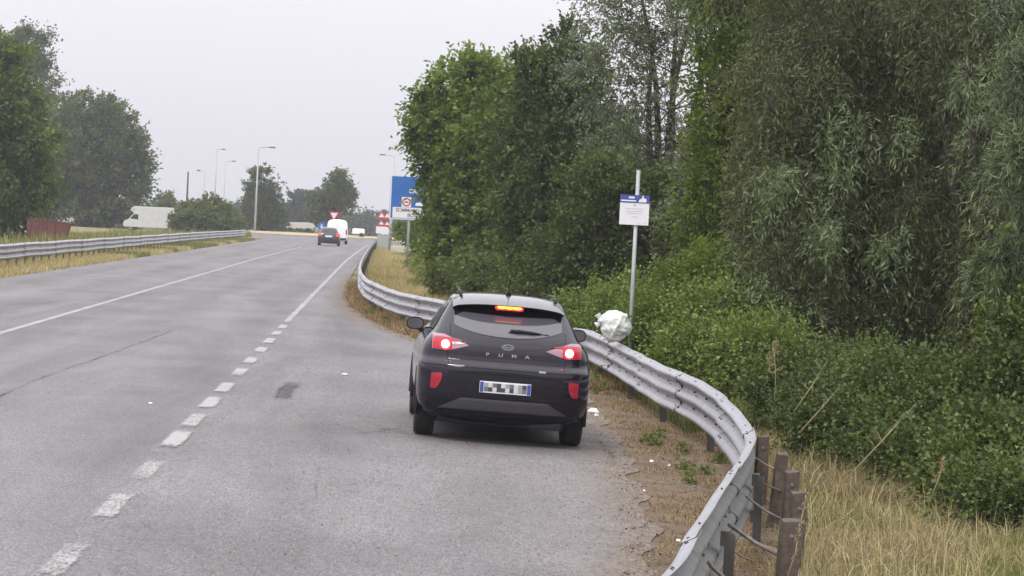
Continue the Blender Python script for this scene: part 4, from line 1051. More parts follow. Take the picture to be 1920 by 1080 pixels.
# ------------------------------------------------------------------ rubbish bag on the rail
def bin_bag():
    c = atD(1154, 612, 35.6); rg = np.random.default_rng(8)
    import bmesh
    bm = bmesh.new(); bmesh.ops.create_icosphere(bm, subdivisions=5, radius=1)
    from mathutils import noise as mn
    for v in bm.verts:
        d = v.co.normalized(); k = 1+.10*mn.noise(d*1.7+Vector((3, 1, 2)))
        cr_ = 0
        for s_, a_ in ((1.6, .16), (3.1, .08), (6.5, .03)):
            n_ = mn.noise(d*s_+Vector((5.1, s_, 1.2))); cr_ -= a_*(abs(n_)*2-.5)
        k += cr_
        x, y, z = d.x*.215*k, d.y*.19*k, d.z*.225*k
        if z < 0: x *= 1-.25*(-z/.225)**2
        # gathered neck towards the upper left
        t = max(0, d.dot(Vector((-.86, 0, .50)).normalized())-.86)/.14
        x -= .055*t; z += .02*t
        v.co = (x, y, z)
    me = bpy.data.meshes.new('bag_body'); bm.to_mesh(me); bm.free(); me.shade_smooth(); me.materials.append(M['bag'])
    root = tag(empty('rubbish_bag', tuple(c)), 'knotted white plastic rubbish bag propped on the guardrail against the sign pole', 'bag')
    o = bpy.data.objects.new('bag_body', me); C.objects.link(o); o.parent = root
    for k, (dx, dz, ex_, ez) in enumerate(((-.225, .085, -.275, .165), (-.215, .045, -.29, .0))):
        V = []; F = []
        for i in range(7):
            t = i/6; w_ = .012+.038*t; x = dx+(ex_-dx)*t; z = dz+(ez-dz)*t
            nx, nz = -(ez-dz), (ex_-dx); l = math.hypot(nx, nz); nx /= l; nz /= l
            for s in (-1, 0, 1): V.append((x+nx*s*w_, -.02+.012*math.sin(5*t+s*2), z+nz*s*w_))
        for i in range(6):
            for j in range(2): F.append((i*3+j, i*3+j+1, i*3+j+4, i*3+j+3))
        e = MB().add(V, F).build('knot_ear', M['bag'], root, smooth=True); sm = e.modifiers.new('s', 'SOLIDIFY'); sm.thickness = .004
bin_bag()

# ------------------------------------------------------------------ vegetation generators
def nrm(a): return a/np.maximum(np.linalg.norm(a, axis=-1, keepdims=True), 1e-9)
def leaf_quads(b, d, L, W, rng, fold=0.25, up=0.35):
    """rhombus leaves: base b, direction d, length L, width W"""
    n = len(b); r = rng.normal(size=(n, 3)); r[:, 2] += up*3
    side = nrm(np.cross(d, r)); nn = nrm(np.cross(side, d))
    L = L[:, None]; W = W[:, None]
    mid = b+d*L*.48; f = nn*W*fold
    return np.stack([b, mid+side*W*.5+f, b+d*L-nn*L*.10, mid-side*W*.5+f], 1)
CL = 20
def sprays(lobes, n, rng, shell=.16, inner=.22, zmin=None):
    """spray bases and outward directions over lobes [(c, (rx, ry, rz))]"""
    A = np.array([(l[1][0]*l[1][1]*l[1][2])**(2/3) for l in lobes]); A = A/A.sum()
    k = rng.choice(len(lobes), size=n, p=A)
    nc = max(len(lobes)*3, n//CL)
    kc = rng.choice(len(lobes), size=nc, p=A); kc[:len(lobes)] = np.arange(len(lobes))
    LC = np.array([l[0] for l in lobes]); LR = np.array([l[1] for l in lobes])
    uc = nrm(rng.normal(size=(nc, 3))); cc = LC[kc]+uc*LR[kc]*(1-np.abs(rng.normal(0, .10, nc)))[:, None]
    rc = LR[kc].mean(1)*(.20+.16*rng.random(nc))
    ci = rng.integers(0, nc, n); k = kc[ci]; v = nrm(rng.normal(size=(n, 3))+uc[ci]*.5+np.array([0, 0, .35]))
    p = cc[ci]+v*(rc[ci]*(.55+.45*rng.random(n)))[:, None]*np.array([1, 1, .72])
    u = nrm(v+uc[ci]*.5)
    m = rng.random(n) < inner; km = rng.choice(len(lobes), size=m.sum(), p=A)
    um = nrm(rng.normal(size=(m.sum(), 3))); p[m] = LC[km]+um*LR[km]*(rng.random(m.sum())**.45*.97)[:, None]; u[m] = um
    sprays.ct = np.where(m, .1*rng.random(n), (rng.random(nc)*.75+.25)[ci])  # inner sprays tinted darker: crown shade put into the leaf colour
    return p, u, k
def crown(name, lobes, n_spray, per, L, W, mat, parent, seed, ell=.6, droop=.0, hang=.0, zmin=None, twigs=None, up=.35, shell=.16, inner=.22, lightvar=.5, leaf_spread=.12, keep=None):
    rng = np.random.default_rng(seed)
    p, u, k = sprays(lobes, n_spray, rng, shell, inner); CT = sprays.ct
    if zmin is not None:
        m = p[:, 2] > zmin; p = p[m]; u = u[m]; k = k[m]; CT = CT[m]
    n = len(p)
    s = nrm(u*.9+rng.normal(size=(n, 3))*.55+np.array([0, 0, .15-droop]))
    el = ell*(.5+rng.random(n)*.9); el[rng.random(n) < .06] *= 1.5
    t = rng.random((n, per)); t = t**.8
    P = p[:, None, :]+s[:, None, :]*(t*el[:, None])[:, :, None]
    P[:, :, 2] -= hang*(t**2)*el[:, None]*2.2
    if hang: # horizontal reach shrinks as the strand falls
        P[:, :, :2] -= (s[:, None, :2]*(t**2*el[:, None]*.45*min(hang, 1))[:, :, None])
    P += rng.normal(size=P.shape)*(el*leaf_spread)[:, None, None]
    d = s[:, None, :]*(.8-.5*hang)+rng.normal(size=P.shape)*.55; d[:, :, 2] -= droop+hang*1.3*t
    d = nrm(d).reshape(-1, 3); P = P.reshape(-1, 3); N = len(P)
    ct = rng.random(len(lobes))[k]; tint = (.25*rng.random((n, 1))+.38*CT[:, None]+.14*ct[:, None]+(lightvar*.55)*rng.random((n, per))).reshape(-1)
    LL = L*(.6+.7*rng.random(N)); WW = W*(.7+.6*rng.random(N))
    m = np.ones(N, bool)
    if zmin is not None: m = P[:, 2] > zmin
    if keep is not None: m &= keep(P)
    V = leaf_quads(P[m], d[m], LL[m], WW[m], rng, up=up)
    o = quads_obj(name, V, mat, parent, np.clip(tint[m], 0, 1))
    return o, (p, s, el)
def twig_mesh(name, p, s, el, mat, parent, rad=.006, hang=0., back=.5, every=3):
    p = p[::every]; s = s[::every]; el = el[::every]; n = len(p)
    if n == 0: return
    ts = (-back, 0., .5, 1.0); V = []
    side = nrm(np.cross(s, np.array([0.3, 0.2, 1.]))); up_ = np.cross(s, side)
    for t in ts:
        c = p+s*(t*el)[:, None]; c = c.copy(); c[:, 2] -= hang*max(t, 0)**2*el*2.2
        if hang: c[:, :2] -= s[:, :2]*(max(t, 0)**2*el*.45*min(hang, 1))[:, None]
        r = rad*(1.1-t*.75)
        for a in (0, 2.1, 4.2): V.append(c+side*math.cos(a)*r+up_*math.sin(a)*r)
    V = np.stack(V, 1).reshape(-1, 3); F = []
    for j in range(len(ts)-1):
        for a in range(3): F.append([j*3+a, j*3+(a+1) % 3, j*3+3+(a+1) % 3, j*3+3+a])
    F = (np.array(F)[None]+(np.arange(n)*len(ts)*3)[:, None, None]).reshape(-1, 4)
    quads_obj(name, V, mat, parent, None, F=F)['kind'] = 'stuff'
def trunk(parent, base, tops, mat, r0=.16, seed=0, name='trunk', wob=.15, n=10):
    rg = random.Random(seed); mb = MB()
    for i, t in enumerate(tops):
        a = Vector(base)+Vector((rg.gauss(0, r0*.5), rg.gauss(0, r0*.5), -.1)); b = Vector(t[:3]); rr0 = r0*(t[3] if len(t) > 3 else 1)
        pts = []; L = (b-a).length
        w1 = Vector((rg.gauss(0, wob), rg.gauss(0, wob), 0)); w2 = Vector((rg.gauss(0, wob), rg.gauss(0, wob), 0))
        for q in range(n+1):
            s = q/n; h = s**.75
            p = Vector((a.x+(b.x-a.x)*s**1.4, a.y+(b.y-a.y)*s**1.4, a.z+(b.z-a.z)*s))
            p += (w1*math.sin(s*3.1)+w2*math.sin(s*6.3))*L*.12; pts.append(p)
        mb.tube(pts, [rr0*(1-.85*(q/n)) + .008 for q in range(n+1)], 7)
        for q in range(2, n):
            for _ in range(2):
                d = Vector((rg.gauss(0, 1), rg.gauss(0, 1), rg.gauss(.5, .4))).normalized(); l = L*.16*(1.1-q/n)+.25
                p0 = pts[q]; mb.tube([p0, p0+d*l*.5+Vector((0, 0, .05)), p0+d*l+Vector((0, 0, .16*l))], [rr0*.28*(1-.6*q/n)+.004, rr0*.16*(1-.6*q/n)+.003, .004], 5)
    return mb.build(name, mat, parent, smooth=True)
def lobe(px, py, D, rx, rz, ry=None):
    """a foliage lobe: centre in the picture at distance D, radii in photo pixels turned into metres"""
    k = D/F_PX; c = atD(px, py, D)
    return (c, (rx*k, (ry if ry is not None else (rx+rz)*.5*k), rz*k))
def tree(kind, label, lobes, n, per, L, W, mat, seed, base_px, bark='bark', r0=.15, group=None, tops=None, cat='tree', twig=4, **kw):
    D = base_px[1]; b = atD(base_px[0], 430, D); g = float(gz(b[0], D))
    root = tag(empty(kind, (b[0], D, g)), label, cat, group)
    off = np.array([b[0], D, g])
    lb = [(l[0]-off, l[1]) for l in lobes]
    tp = tops if tops is not None else [tuple(l[0]+np.array([0, 0, l[1][2]*.5])) for l in lb]
    if r0: trunk(root, (0, 0, 0), tp, M[bark], r0, seed)
    hang = kw.get('hang', 0.)
    kp = kw.pop('keepw', None)
    if kp is not None: kw['keep'] = lambda P: kp(P+off)
    tw = kw.pop('twigmat', 'barkdark')
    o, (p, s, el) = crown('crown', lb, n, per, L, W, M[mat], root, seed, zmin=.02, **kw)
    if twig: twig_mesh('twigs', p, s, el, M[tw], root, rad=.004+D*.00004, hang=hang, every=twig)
    return root
# ------------------------------------------------------------------ trees on the right bank
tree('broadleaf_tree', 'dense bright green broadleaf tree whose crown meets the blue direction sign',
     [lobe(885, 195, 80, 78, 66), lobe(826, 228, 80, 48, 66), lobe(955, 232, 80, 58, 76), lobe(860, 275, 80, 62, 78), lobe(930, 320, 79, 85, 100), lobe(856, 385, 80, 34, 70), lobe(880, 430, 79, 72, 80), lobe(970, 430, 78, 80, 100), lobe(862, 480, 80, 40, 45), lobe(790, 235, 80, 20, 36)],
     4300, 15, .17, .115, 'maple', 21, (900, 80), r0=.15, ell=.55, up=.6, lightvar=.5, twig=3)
tree('broadleaf_tree', 'dark green tree with bare-looking twiggy spikes reaching above the bright broadleaf tree',
     [lobe(1030, 200, 70, 45, 55), lobe(1080, 150, 70, 58, 70), lobe(1010, 290, 70, 75, 100), lobe(1095, 300, 70, 80, 100), lobe(1050, 420, 70, 95, 100), lobe(1140, 420, 69, 80, 90), lobe(1005, 125, 70, 9, 26), lobe(1052, 80, 70, 11, 28), lobe(982, 135, 70, 7, 20)],
     3500, 14, .15, .085, 'darkleaf', 22, (1070, 70), bark='barkdark', r0=.14, ell=.55, up=.5, tops=[(-1.2, 0, 7.0), (-.3, .2, 7.6), (.4, 0, 6.9), (1.0, .3, 6.2), (-1.6, 0, 6.8, .6)], twig=2)
tree('silver_poplar', 'tall grey-leaved tree with sky showing through its thin upper crown',
     [lobe(1160, 40, 62, 75, 70), lobe(1240, 20, 62, 80, 60), lobe(1150, 150, 62, 65, 80), lobe(1225, 140, 62, 55, 90), lobe(1200, 260, 62, 75, 75), lobe(1300, 60, 62, 50, 60), lobe(1270, 330, 62, 60, 70), lobe(1190, 380, 62, 80, 80), lobe(1240, -90, 62, 120, 80), lobe(1120, 20, 62, 30, 25)],
     1500, 13, .115, .05, 'silver', 23, (1240, 62), bark='barkdark', r0=.15, ell=.5, up=.3, droop=.25, inner=.5, tops=[(-.9, 0, 8.6), (.2, .2, 9.2), (.9, 0, 9.0), (1.2, .2, 7.5), (-.4, 0, 7.6)], twig=2)
tree('silver_poplar', 'grey-leaved tree with a crooked dark stem, between the twiggy grey tree and the yellow-green one',
     [lobe(1330, 20, 57, 60, 60), lobe(1330, 330, 57, 45, 80), lobe(1300, 430, 57, 60, 70), lobe(1350, -80, 57, 90, 70)],
     650, 13, .115, .05, 'silver', 33, (1330, 57), bark='barkdark', r0=.14, ell=.5, up=.3, droop=.25, inner=.4, tops=[(0.05, 0, 9.3), (-.6, .2, 7.6), (.5, 0, 8.0)], twig=2)
tree('understorey_tree', 'low shadowed brownish-green tree behind the small notice sign',
     [lobe(1130, 470, 60, 80, 60), lobe(1060, 500, 60, 70, 50), lobe(1220, 380, 60, 60, 50), lobe(1120, 380, 60, 70, 60), lobe(1300, 460, 58, 50, 60), lobe(1010, 520, 62, 50, 40)],
     1900, 14, .13, .075, 'darkleaf', 24, (1130, 60), bark='barkdark', r0=.10, ell=.5, up=.5)
tree('leafy_tree', 'slender yellow-green tree standing between the grey-leaved trees and the big willow',
     [lobe(1365, 170, 47, 50, 70), lobe(1375, 60, 47, 60, 70), lobe(1355, 290, 47, 45, 90), lobe(1410, 250, 47, 55, 100), lobe(1345, 430, 47, 65, 80), lobe(1420, 400, 46, 60, 80), lobe(1390, -60, 47, 90, 80), lobe(1345, 530, 46, 60, 50)],
     2600, 14, .10, .055, 'yellowgreen', 25, (1385, 47), bark='barkdark', r0=.11, ell=.42, up=.5)
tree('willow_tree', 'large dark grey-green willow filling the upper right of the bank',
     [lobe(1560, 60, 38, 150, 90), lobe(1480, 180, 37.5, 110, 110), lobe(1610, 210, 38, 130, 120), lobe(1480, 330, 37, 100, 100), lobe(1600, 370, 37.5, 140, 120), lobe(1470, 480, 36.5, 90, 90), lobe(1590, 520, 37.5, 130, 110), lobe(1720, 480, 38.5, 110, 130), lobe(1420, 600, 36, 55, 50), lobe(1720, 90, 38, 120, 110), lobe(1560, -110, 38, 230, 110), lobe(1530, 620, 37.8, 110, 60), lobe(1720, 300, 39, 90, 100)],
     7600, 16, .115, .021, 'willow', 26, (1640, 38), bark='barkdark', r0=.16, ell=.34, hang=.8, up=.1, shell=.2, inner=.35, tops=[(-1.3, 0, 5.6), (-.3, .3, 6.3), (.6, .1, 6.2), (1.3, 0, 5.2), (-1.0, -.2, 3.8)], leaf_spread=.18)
tree('willow_tree', 'willow with two dark leaning stems beside the right edge of the bank',
     [lobe(1800, 40, 36, 120, 100), lobe(1880, 130, 36, 90, 110), lobe(1800, 420, 37.5, 90, 110), lobe(1880, 330, 36.5, 90, 110), lobe(1890, 520, 36, 90, 120), lobe(1800, 580, 38, 100, 90), lobe(1980, 300, 36, 110, 250), lobe(1860, -120, 36, 150, 100)],
     4200, 16, .115, .020, 'willow', 27, (1850, 36.5), bark='barkdark', r0=.13, ell=.34, hang=.8, up=.1, shell=.2, inner=.35, tops=[(-.35, -.6, 4.6), (-.05, -.5, 6.2), (.5, 0, 6.4), (-.9, -.2, 5.0)], leaf_spread=.18)
tree('near_willow', 'pale silvery willow branches hanging in from the right edge of the picture',
     [lobe(1905, 40, 24, 45, 40), lobe(1925, 170, 24, 50, 60), lobe(1900, 290, 24, 30, 55), lobe(1930, 400, 24, 60, 60), lobe(1905, 470, 24.2, 45, 40), lobe(2010, 200, 24.5, 80, 300), lobe(1875, 10, 24, 40, 30), lobe(1990, 520, 24.5, 70, 150)],
     1050, 20, .115, .014, 'willownear', 28, (2030, 24.5), bark='barkdark', r0=.10, ell=.36, hang=.55, up=.15, shell=.2, inner=.4, leaf_spread=.07, lightvar=.7, tops=[(-.5, 0, 3.9), (-.3, 0, 2.6), (.2, .2, 5.0)], twig=1, cat='tree')
tree('willow_spray', 'single pale willow spray sticking out before the two dark stems',
     [lobe(1838, 250, 27, 26, 18), lobe(1820, 135, 27, 10, 8)], 34, 22, .12, .015, 'willownear', 38, (1960, 27), bark='barkdark', r0=.03, ell=.4, hang=.35, leaf_spread=.06, lightvar=.7,
     tops=[(-.62, 0, 3.35), (-.55, 0, 3.9)], twig=1, cat='branch')
# pale clusters that stand out of the big willow: parts of that tree
big = bpy.data.objects['willow_tree']
offb = np.array(big.location)
for i, ls in enumerate(([(1555, 265, 22, 45), (1580, 320, 22, 30)], [(1480, 320, 55, 16), (1440, 345, 30, 20)], [(1620, 215, 40, 25), (1700, 235, 22, 18)], [(1500, 560, 60, 22), (1400, 545, 30, 30)], [(1700, 460, 50, 26)], [(1560, 430, 30, 22)])):
    lb = [(l[0]-offb, l[1]) for l in [lobe(a, b_, 35.2, c_, d_) for a, b_, c_, d_ in ls]]
    crown('pale_spray', lb, 34, 14, .12, .022, M['willownear'], big, 400+i, ell=.30, hang=.8, up=.2, leaf_spread=.12, lightvar=.8)[0]['kind'] = 'stuff'
# shaded trees that close the bank off behind
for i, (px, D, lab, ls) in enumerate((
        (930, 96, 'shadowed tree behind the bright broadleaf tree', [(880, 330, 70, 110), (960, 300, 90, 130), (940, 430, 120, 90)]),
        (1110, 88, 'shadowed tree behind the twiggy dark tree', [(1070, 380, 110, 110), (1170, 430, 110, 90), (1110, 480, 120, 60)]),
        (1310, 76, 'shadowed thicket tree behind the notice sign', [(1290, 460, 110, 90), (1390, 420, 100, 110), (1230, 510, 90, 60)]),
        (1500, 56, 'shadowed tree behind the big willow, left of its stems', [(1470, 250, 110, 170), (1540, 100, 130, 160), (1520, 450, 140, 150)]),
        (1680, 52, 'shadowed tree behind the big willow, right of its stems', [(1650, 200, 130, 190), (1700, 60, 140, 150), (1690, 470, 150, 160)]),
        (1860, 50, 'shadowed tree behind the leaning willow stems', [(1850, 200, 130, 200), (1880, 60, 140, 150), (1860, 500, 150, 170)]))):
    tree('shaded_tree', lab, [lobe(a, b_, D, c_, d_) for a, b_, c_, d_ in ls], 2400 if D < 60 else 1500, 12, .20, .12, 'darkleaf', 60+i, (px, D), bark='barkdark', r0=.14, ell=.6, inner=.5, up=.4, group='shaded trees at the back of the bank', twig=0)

# shrubs and brambles
tree('hedge_shrub', 'pale green shrub at the foot of the bright broadleaf tree behind the guardrail',
     [lobe(865, 520, 66, 50, 32), lobe(935, 525, 64, 55, 40), lobe(1010, 545, 62, 60, 40), lobe(830, 540, 68, 25, 20)], 1100, 13, .10, .06, 'olive', 71, (930, 66), r0=0, ell=.35, up=.6, cat='shrub', twig=0)
tree('bramble_bush', 'bright green bramble mound between the rubbish bag and the sign pole, down to the rail',
     [lobe(1110, 600, 46, 60, 35), lobe(1200, 590, 44, 70, 45), lobe(1160, 640, 42, 80, 60), lobe(1290, 600, 42, 80, 55)], 3300, 12, .066, .048, 'bramble', 72, (1190, 44), r0=0, ell=.38, up=.9, cat='bush', twig=5, shell=.24, inner=.3, leaf_spread=.16)
tree('bramble_bush', 'sunlit bramble mound just right of the sign pole, above the guardrail curve',
     [lobe(1260, 640, 37, 80, 60), lobe(1350, 630, 36, 90, 70), lobe(1330, 700, 34, 90, 60), lobe(1400, 600, 37, 60, 45), lobe(1420, 690, 32, 70, 60)], 4400, 12, .060, .044, 'bramble', 73, (1330, 36), r0=0, ell=.36, up=.9, cat='bush', twig=5, shell=.24, inner=.3, leaf_spread=.16)
tree('bramble_bush', 'darker bramble thicket under the willow, behind the tall dry weed',
     [lobe(1480, 740, 29, 60, 45), lobe(1560, 760, 28, 80, 50), lobe(1650, 770, 27, 90, 60), lobe(1600, 720, 29, 90, 40), lobe(1640, 830, 25, 60, 35), lobe(1510, 800, 26, 35, 25)], 3400, 12, .052, .038, 'bramdark', 74, (1570, 28), r0=0, ell=.34, up=.8, cat='bush', twig=5, shell=.24, inner=.3, leaf_spread=.16)
tree('bramble_bush', 'broad-leaved bramble thicket at the right edge under the hanging willow',
     [lobe(1760, 800, 24, 90, 70), lobe(1860, 780, 23.5, 90, 100), lobe(1850, 880, 22.5, 90, 60), lobe(1930, 700, 24, 60, 120), lobe(1950, 880, 22, 70, 70), lobe(1700, 740, 26, 80, 50), lobe(1780, 885, 21.5, 45, 30), lobe(1905, 950, 20, 60, 40), lobe(1690, 860, 23, 50, 25), lobe(1830, 940, 20, 40, 25)], 4600, 12, .052, .040, 'bramdark', 75, (1850, 23.5), r0=0, ell=.36, up=.8, cat='bush', twig=5, shell=.24, inner=.3, leaf_spread=.16)
tree('elder_shrub', 'yellowish-green shrub between the brambles and the big willow',
     [lobe(1370, 540, 40, 70, 50), lobe(1300, 520, 42, 50, 35), lobe(1440, 560, 39, 50, 50)], 1300, 12, .085, .045, 'yellowgreen', 76, (1370, 40), r0=0, ell=.3, up=.6, cat='shrub', twig=0)
tree('leafy_shrub', 'green shrub hanging over the right edge between willow and brambles',
     [lobe(1900, 600, 25, 40, 60), lobe(1915, 500, 25, 30, 50)], 420, 12, .065, .04, 'bramble', 77, (1940, 25), r0=0, ell=.2, up=.5, cat='shrub', twig=0)
tree('verge_shrub', 'green shrub in the grass under the blue direction sign',
     [lobe(785, 440, 120, 22, 25), lobe(770, 425, 135, 22, 18)], 420, 11, .18, .12, 'maple', 78, (780, 125), r0=0, ell=.5, up=.5, cat='shrub', twig=0)

# ------------------------------------------------------------------ trees on the left
tree('left_tree', 'soft green tree cut by the left edge of the picture, drooping over the guardrail',
     [lobe(5, 165, 130, 52, 62), lobe(32, 255, 130, 50, 72), lobe(-20, 280, 130, 70, 110), lobe(52, 340, 130, 34, 55), lobe(5, 380, 130, 55, 50), lobe(-70, 200, 130, 80, 120), lobe(22, 330, 130, 52, 65)],
     3000, 13, .30, .17, 'leftgreen', 81, (5, 130), r0=.25, ell=.9, droop=.25, up=.4, twig=3)
tree('left_tree', 'rounded dark green tree behind the cab of the white box van',
     [lobe(160, 240, 268, 52, 52), lobe(205, 262, 268, 42, 54), lobe(130, 300, 268, 55, 80), lobe(200, 330, 268, 65, 80), lobe(238, 305, 268, 26, 46), lobe(150, 385, 268, 75, 50), lobe(215, 395, 268, 50, 42), lobe(252, 335, 268, 13, 28), lobe(85, 360, 268, 40, 60)],
     3000, 13, .48, .28, 'darkleaf', 82, (175, 268), bark='barkdark', r0=.4, ell=1.3, up=.5, twig=3)
tree('left_tree', 'dark thin-topped tree rising behind the soft green one at the left edge',
     [lobe(55, 105, 285, 32, 35), lobe(40, 150, 285, 45, 50), lobe(70, 165, 285, 26, 45), lobe(20, 90, 285, 20, 20), lobe(60, 240, 285, 50, 70)],
     800, 12, .42, .24, 'darkleaf', 83, (45, 285), bark='barkdark', r0=.28, ell=1.4, up=.4, twig=3)
tree('olive_bush', 'rounded olive bush behind the end of the far guardrail',
     [lobe(388, 402, 235, 42, 26), lobe(358, 414, 235, 36, 22), lobe(420, 414, 235, 28, 22), lobe(388, 424, 233, 62, 16)], 1900, 12, .30, .18, 'olive', 84, (385, 235), r0=0, ell=.45, up=.5, cat='bush', twig=0)
tree('far_tree', 'small round treetop showing over the roof of the white box van',
     [lobe(303, 386, 310, 18, 10), lobe(318, 388, 310, 10, 6), lobe(306, 400, 310, 22, 20)], 240, 10, .4, .25, 'olive', 85, (305, 310), r0=.15, ell=.9, twig=0)
tree('garden_tree', 'bushy dark tree beside the tall lamp post beyond the junction',
     [lobe(490, 345, 310, 18, 22), lobe(478, 372, 310, 20, 18), lobe(508, 375, 310, 18, 20), lobe(495, 400, 310, 34, 24), lobe(515, 405, 310, 18, 20), lobe(470, 405, 310, 16, 18), lobe(493, 328, 310, 8, 9)],
     900, 11, .42, .26, 'darkleaf', 86, (494, 310), bark='barkdark', r0=.2, ell=.9, up=.5, shell=.25, twig=0)
tree('garden_tree', 'tall airy dark tree directly behind the give-way sign and white van',
     [lobe(630, 335, 310, 9, 11), lobe(622, 352, 310, 14, 16), lobe(640, 370, 310, 16, 18), lobe(606, 378, 310, 14, 14), lobe(625, 392, 310, 32, 20), lobe(610, 410, 310, 22, 14), lobe(648, 360, 310, 8, 10)],
     620, 11, .42, .26, 'darkleaf', 87, (627, 310), bark='barkdark', r0=.2, ell=.9, up=.5, shell=.25, twig=0)
for i, (px, py, rx, rz, lab) in enumerate(((552, 385, 14, 24, 'hazy thin tree at the left of the distant grove'), (577, 378, 17, 20, 'hazy tall tree in the middle of the distant grove'), (595, 392, 20, 28, 'hazy round tree at the right of the distant grove'))):
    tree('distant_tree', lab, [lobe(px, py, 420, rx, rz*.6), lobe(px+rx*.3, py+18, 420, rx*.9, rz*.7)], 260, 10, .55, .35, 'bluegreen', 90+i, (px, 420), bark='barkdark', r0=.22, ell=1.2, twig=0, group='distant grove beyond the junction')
# far woods as one mass
fl = []
rgf = random.Random(5)
for px in range(250, 1000, 13):
    top = 392 if px < 470 else (397 if px < 660 else 407)
    h_ = 18+rgf.random()*8; fl.append(lobe(px, top+h_+rgf.uniform(-4, 5), 520+rgf.uniform(-25, 40), 13+rgf.random()*5, h_))
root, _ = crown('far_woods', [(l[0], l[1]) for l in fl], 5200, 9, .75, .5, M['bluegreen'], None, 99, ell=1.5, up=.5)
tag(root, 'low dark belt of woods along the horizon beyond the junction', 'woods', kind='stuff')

# ------------------------------------------------------------------ grass
def blades(name, XY, H, Wd, mat, seed, parent=None, lean=.35, tintmul=None, zoff=-.03):
    rng = np.random.default_rng(seed); n = len(XY)
    z = gz(XY[:, 0], XY[:, 1])+zoff; b = np.column_stack([XY, z])
    az = rng.random(n)*2*math.pi; ln = np.abs(rng.normal(0, lean, n)); dirh = np.column_stack([np.cos(az), np.sin(az), np.zeros(n)])
    sa = rng.random(n)*math.pi; side = np.column_stack([np.cos(sa), np.sin(sa), np.zeros(n)])
    H = H*(.45+.9*rng.random(n)); Wd = Wd*(.6+.8*rng.random(n))
    m = b+np.array([0, 0, 1.])*(H*.55)[:, None]+dirh*(H*ln*.35)[:, None]
    t = b+np.array([0, 0, 1.])*(H*(1-.35*ln.clip(0, 1.6)))[:, None]+dirh*(H*ln)[:, None]
    w2 = (Wd/2)[:, None]
    V = np.stack([b-side*w2, b+side*w2, m+side*w2*.8, m-side*w2*.8, t], 1).reshape(-1, 3)
    i = np.arange(n)*5
    me = bpy.data.meshes.new(name); me.vertices.add(n*5); me.vertices.foreach_set('co', V.astype(np.float32).ravel())
    loops = np.stack([i, i+1, i+2, i+3, i+3, i+2, i+4], 1).ravel()
    me.loops.add(n*7); me.loops.foreach_set('vertex_index', loops.astype(np.int32))
    ls = np.stack([np.arange(n)*7, np.arange(n)*7+4], 1).ravel()
    me.polygons.add(2*n); me.polygons.foreach_set('loop_start', ls.astype(np.int32)); me.update(calc_edges=True)
    ti = np.clip(rng.random(n)*.75+(tintmul if tintmul is not None else .12), 0, 1)
    a = me.attributes.new('tint', 'FLOAT', 'FACE'); a.data.foreach_set('value', np.repeat(ti, 2).astype(np.float32))
    me.materials.append(mat); o = bpy.data.objects.new(name, me); C.objects.link(o); o.parent = parent
    return o
def vnoise(x, y, s, seed):
    r = np.random.default_rng(seed); a = 0
    for k in range(5):
        th = r.random()*6.28; f = s*(.6+.9*r.random()); a = a+np.sin((x*math.cos(th)+y*math.sin(th))*f+r.random()*6.28)
    return a/5
rg = np.random.default_rng(31)
rail_sorted = rail_path[np.argsort(rail_path[:, 1])]
railx = lambda y: np.interp(y, rail_sorted[:, 1], rail_sorted[:, 0])
roadx = lambda y: np.interp(y, ey, ex)
# behind the near rail: tall straw
n = 130000
y = 9+21*rg.random(n)**1.15; x = railx(y)+.25+rg.random(n)*(0.075*y+1.9)
nz1 = vnoise(x, y, 2.4, 3)
keep = rg.random(n) < np.clip(.75+nz1*.8, .18, 1)
hh = np.where(x-railx(y) < .5, .15, .19)*(1+.35*vnoise(x, y, 1.5, 9))
green = (x+rg.normal(0, .38, n) > (.245*y-.05-.7*vnoise(x, y, .9, 4))) | (rg.random(n) < .12+.28*(vnoise(x, y, 1.7, 77) > .15))
m = keep & ~green; tag(blades('dry_grass', np.column_stack([x, y])[m], hh[m]*(.75+.5*(vnoise(x, y, 2.1, 78)[m] > 0)), .007, M['straw'], 1, lean=1.25, tintmul=.12+.22*vnoise(x, y, 2.6, 79)[m]), 'tall straw-coloured grass behind the near guardrail', 'grass', kind='stuff')
m = keep & green; tag(blades('green_grass', np.column_stack([x, y])[m], hh[m]*.95, .008, M['mixgrass'], 2, lean=.85), 'greener grass along the foot of the brambles', 'grass', kind='stuff')
ns = 5200; ysk = 10+19*rg.random(ns); xsk = railx(ysk)+.4+rg.random(ns)*(0.08*ysk+1.6)
tag(blades('seed_stalks', np.column_stack([xsk, ysk]), .26+.14*rg.random(ns), .006, M['strawfar'], 71, lean=.8, tintmul=.3), 'pale dead stalks standing above the straw behind the near guardrail', 'grass', kind='stuff')
# further round behind the rail
n = 26000; y = 29+24*rg.random(n); x = railx(y)+.15+rg.random(n)*1.3
tag(blades('mixed_grass', np.column_stack([x, y]), .35*np.ones(n), .014, M['mixgrass'], 3, lean=.5), 'mixed grass between the guardrail bend and the brambles', 'grass', kind='stuff')
# pale field beyond the bend
n = 60000; y = 47+125*rg.random(n)**1.5; x = railx(y)+.15+rg.random(n)*np.interp(y, [47, 70, 110, 170], [4.0, 3.8, 2.8, 5.0])
gm = (x > railx(y)+1.6+.8*vnoise(x, y, .35, 12)) & (y > 75) | (vnoise(x, y, .5, 14) > .38)
tag(blades('pale_grass', np.column_stack([x, y])[~gm], np.where(y < 60, .32, .42)[~gm], .028, M['strawfar'], 4, lean=.45), 'pale yellow dry grass inside the bend of the guardrail', 'grass', kind='stuff')
tag(blades('field_grass', np.column_stack([x, y])[gm], .30*np.ones(gm.sum()), .03, M['mixgrass'], 5, lean=.5), 'greener grass round the blue sign post', 'grass', kind='stuff')
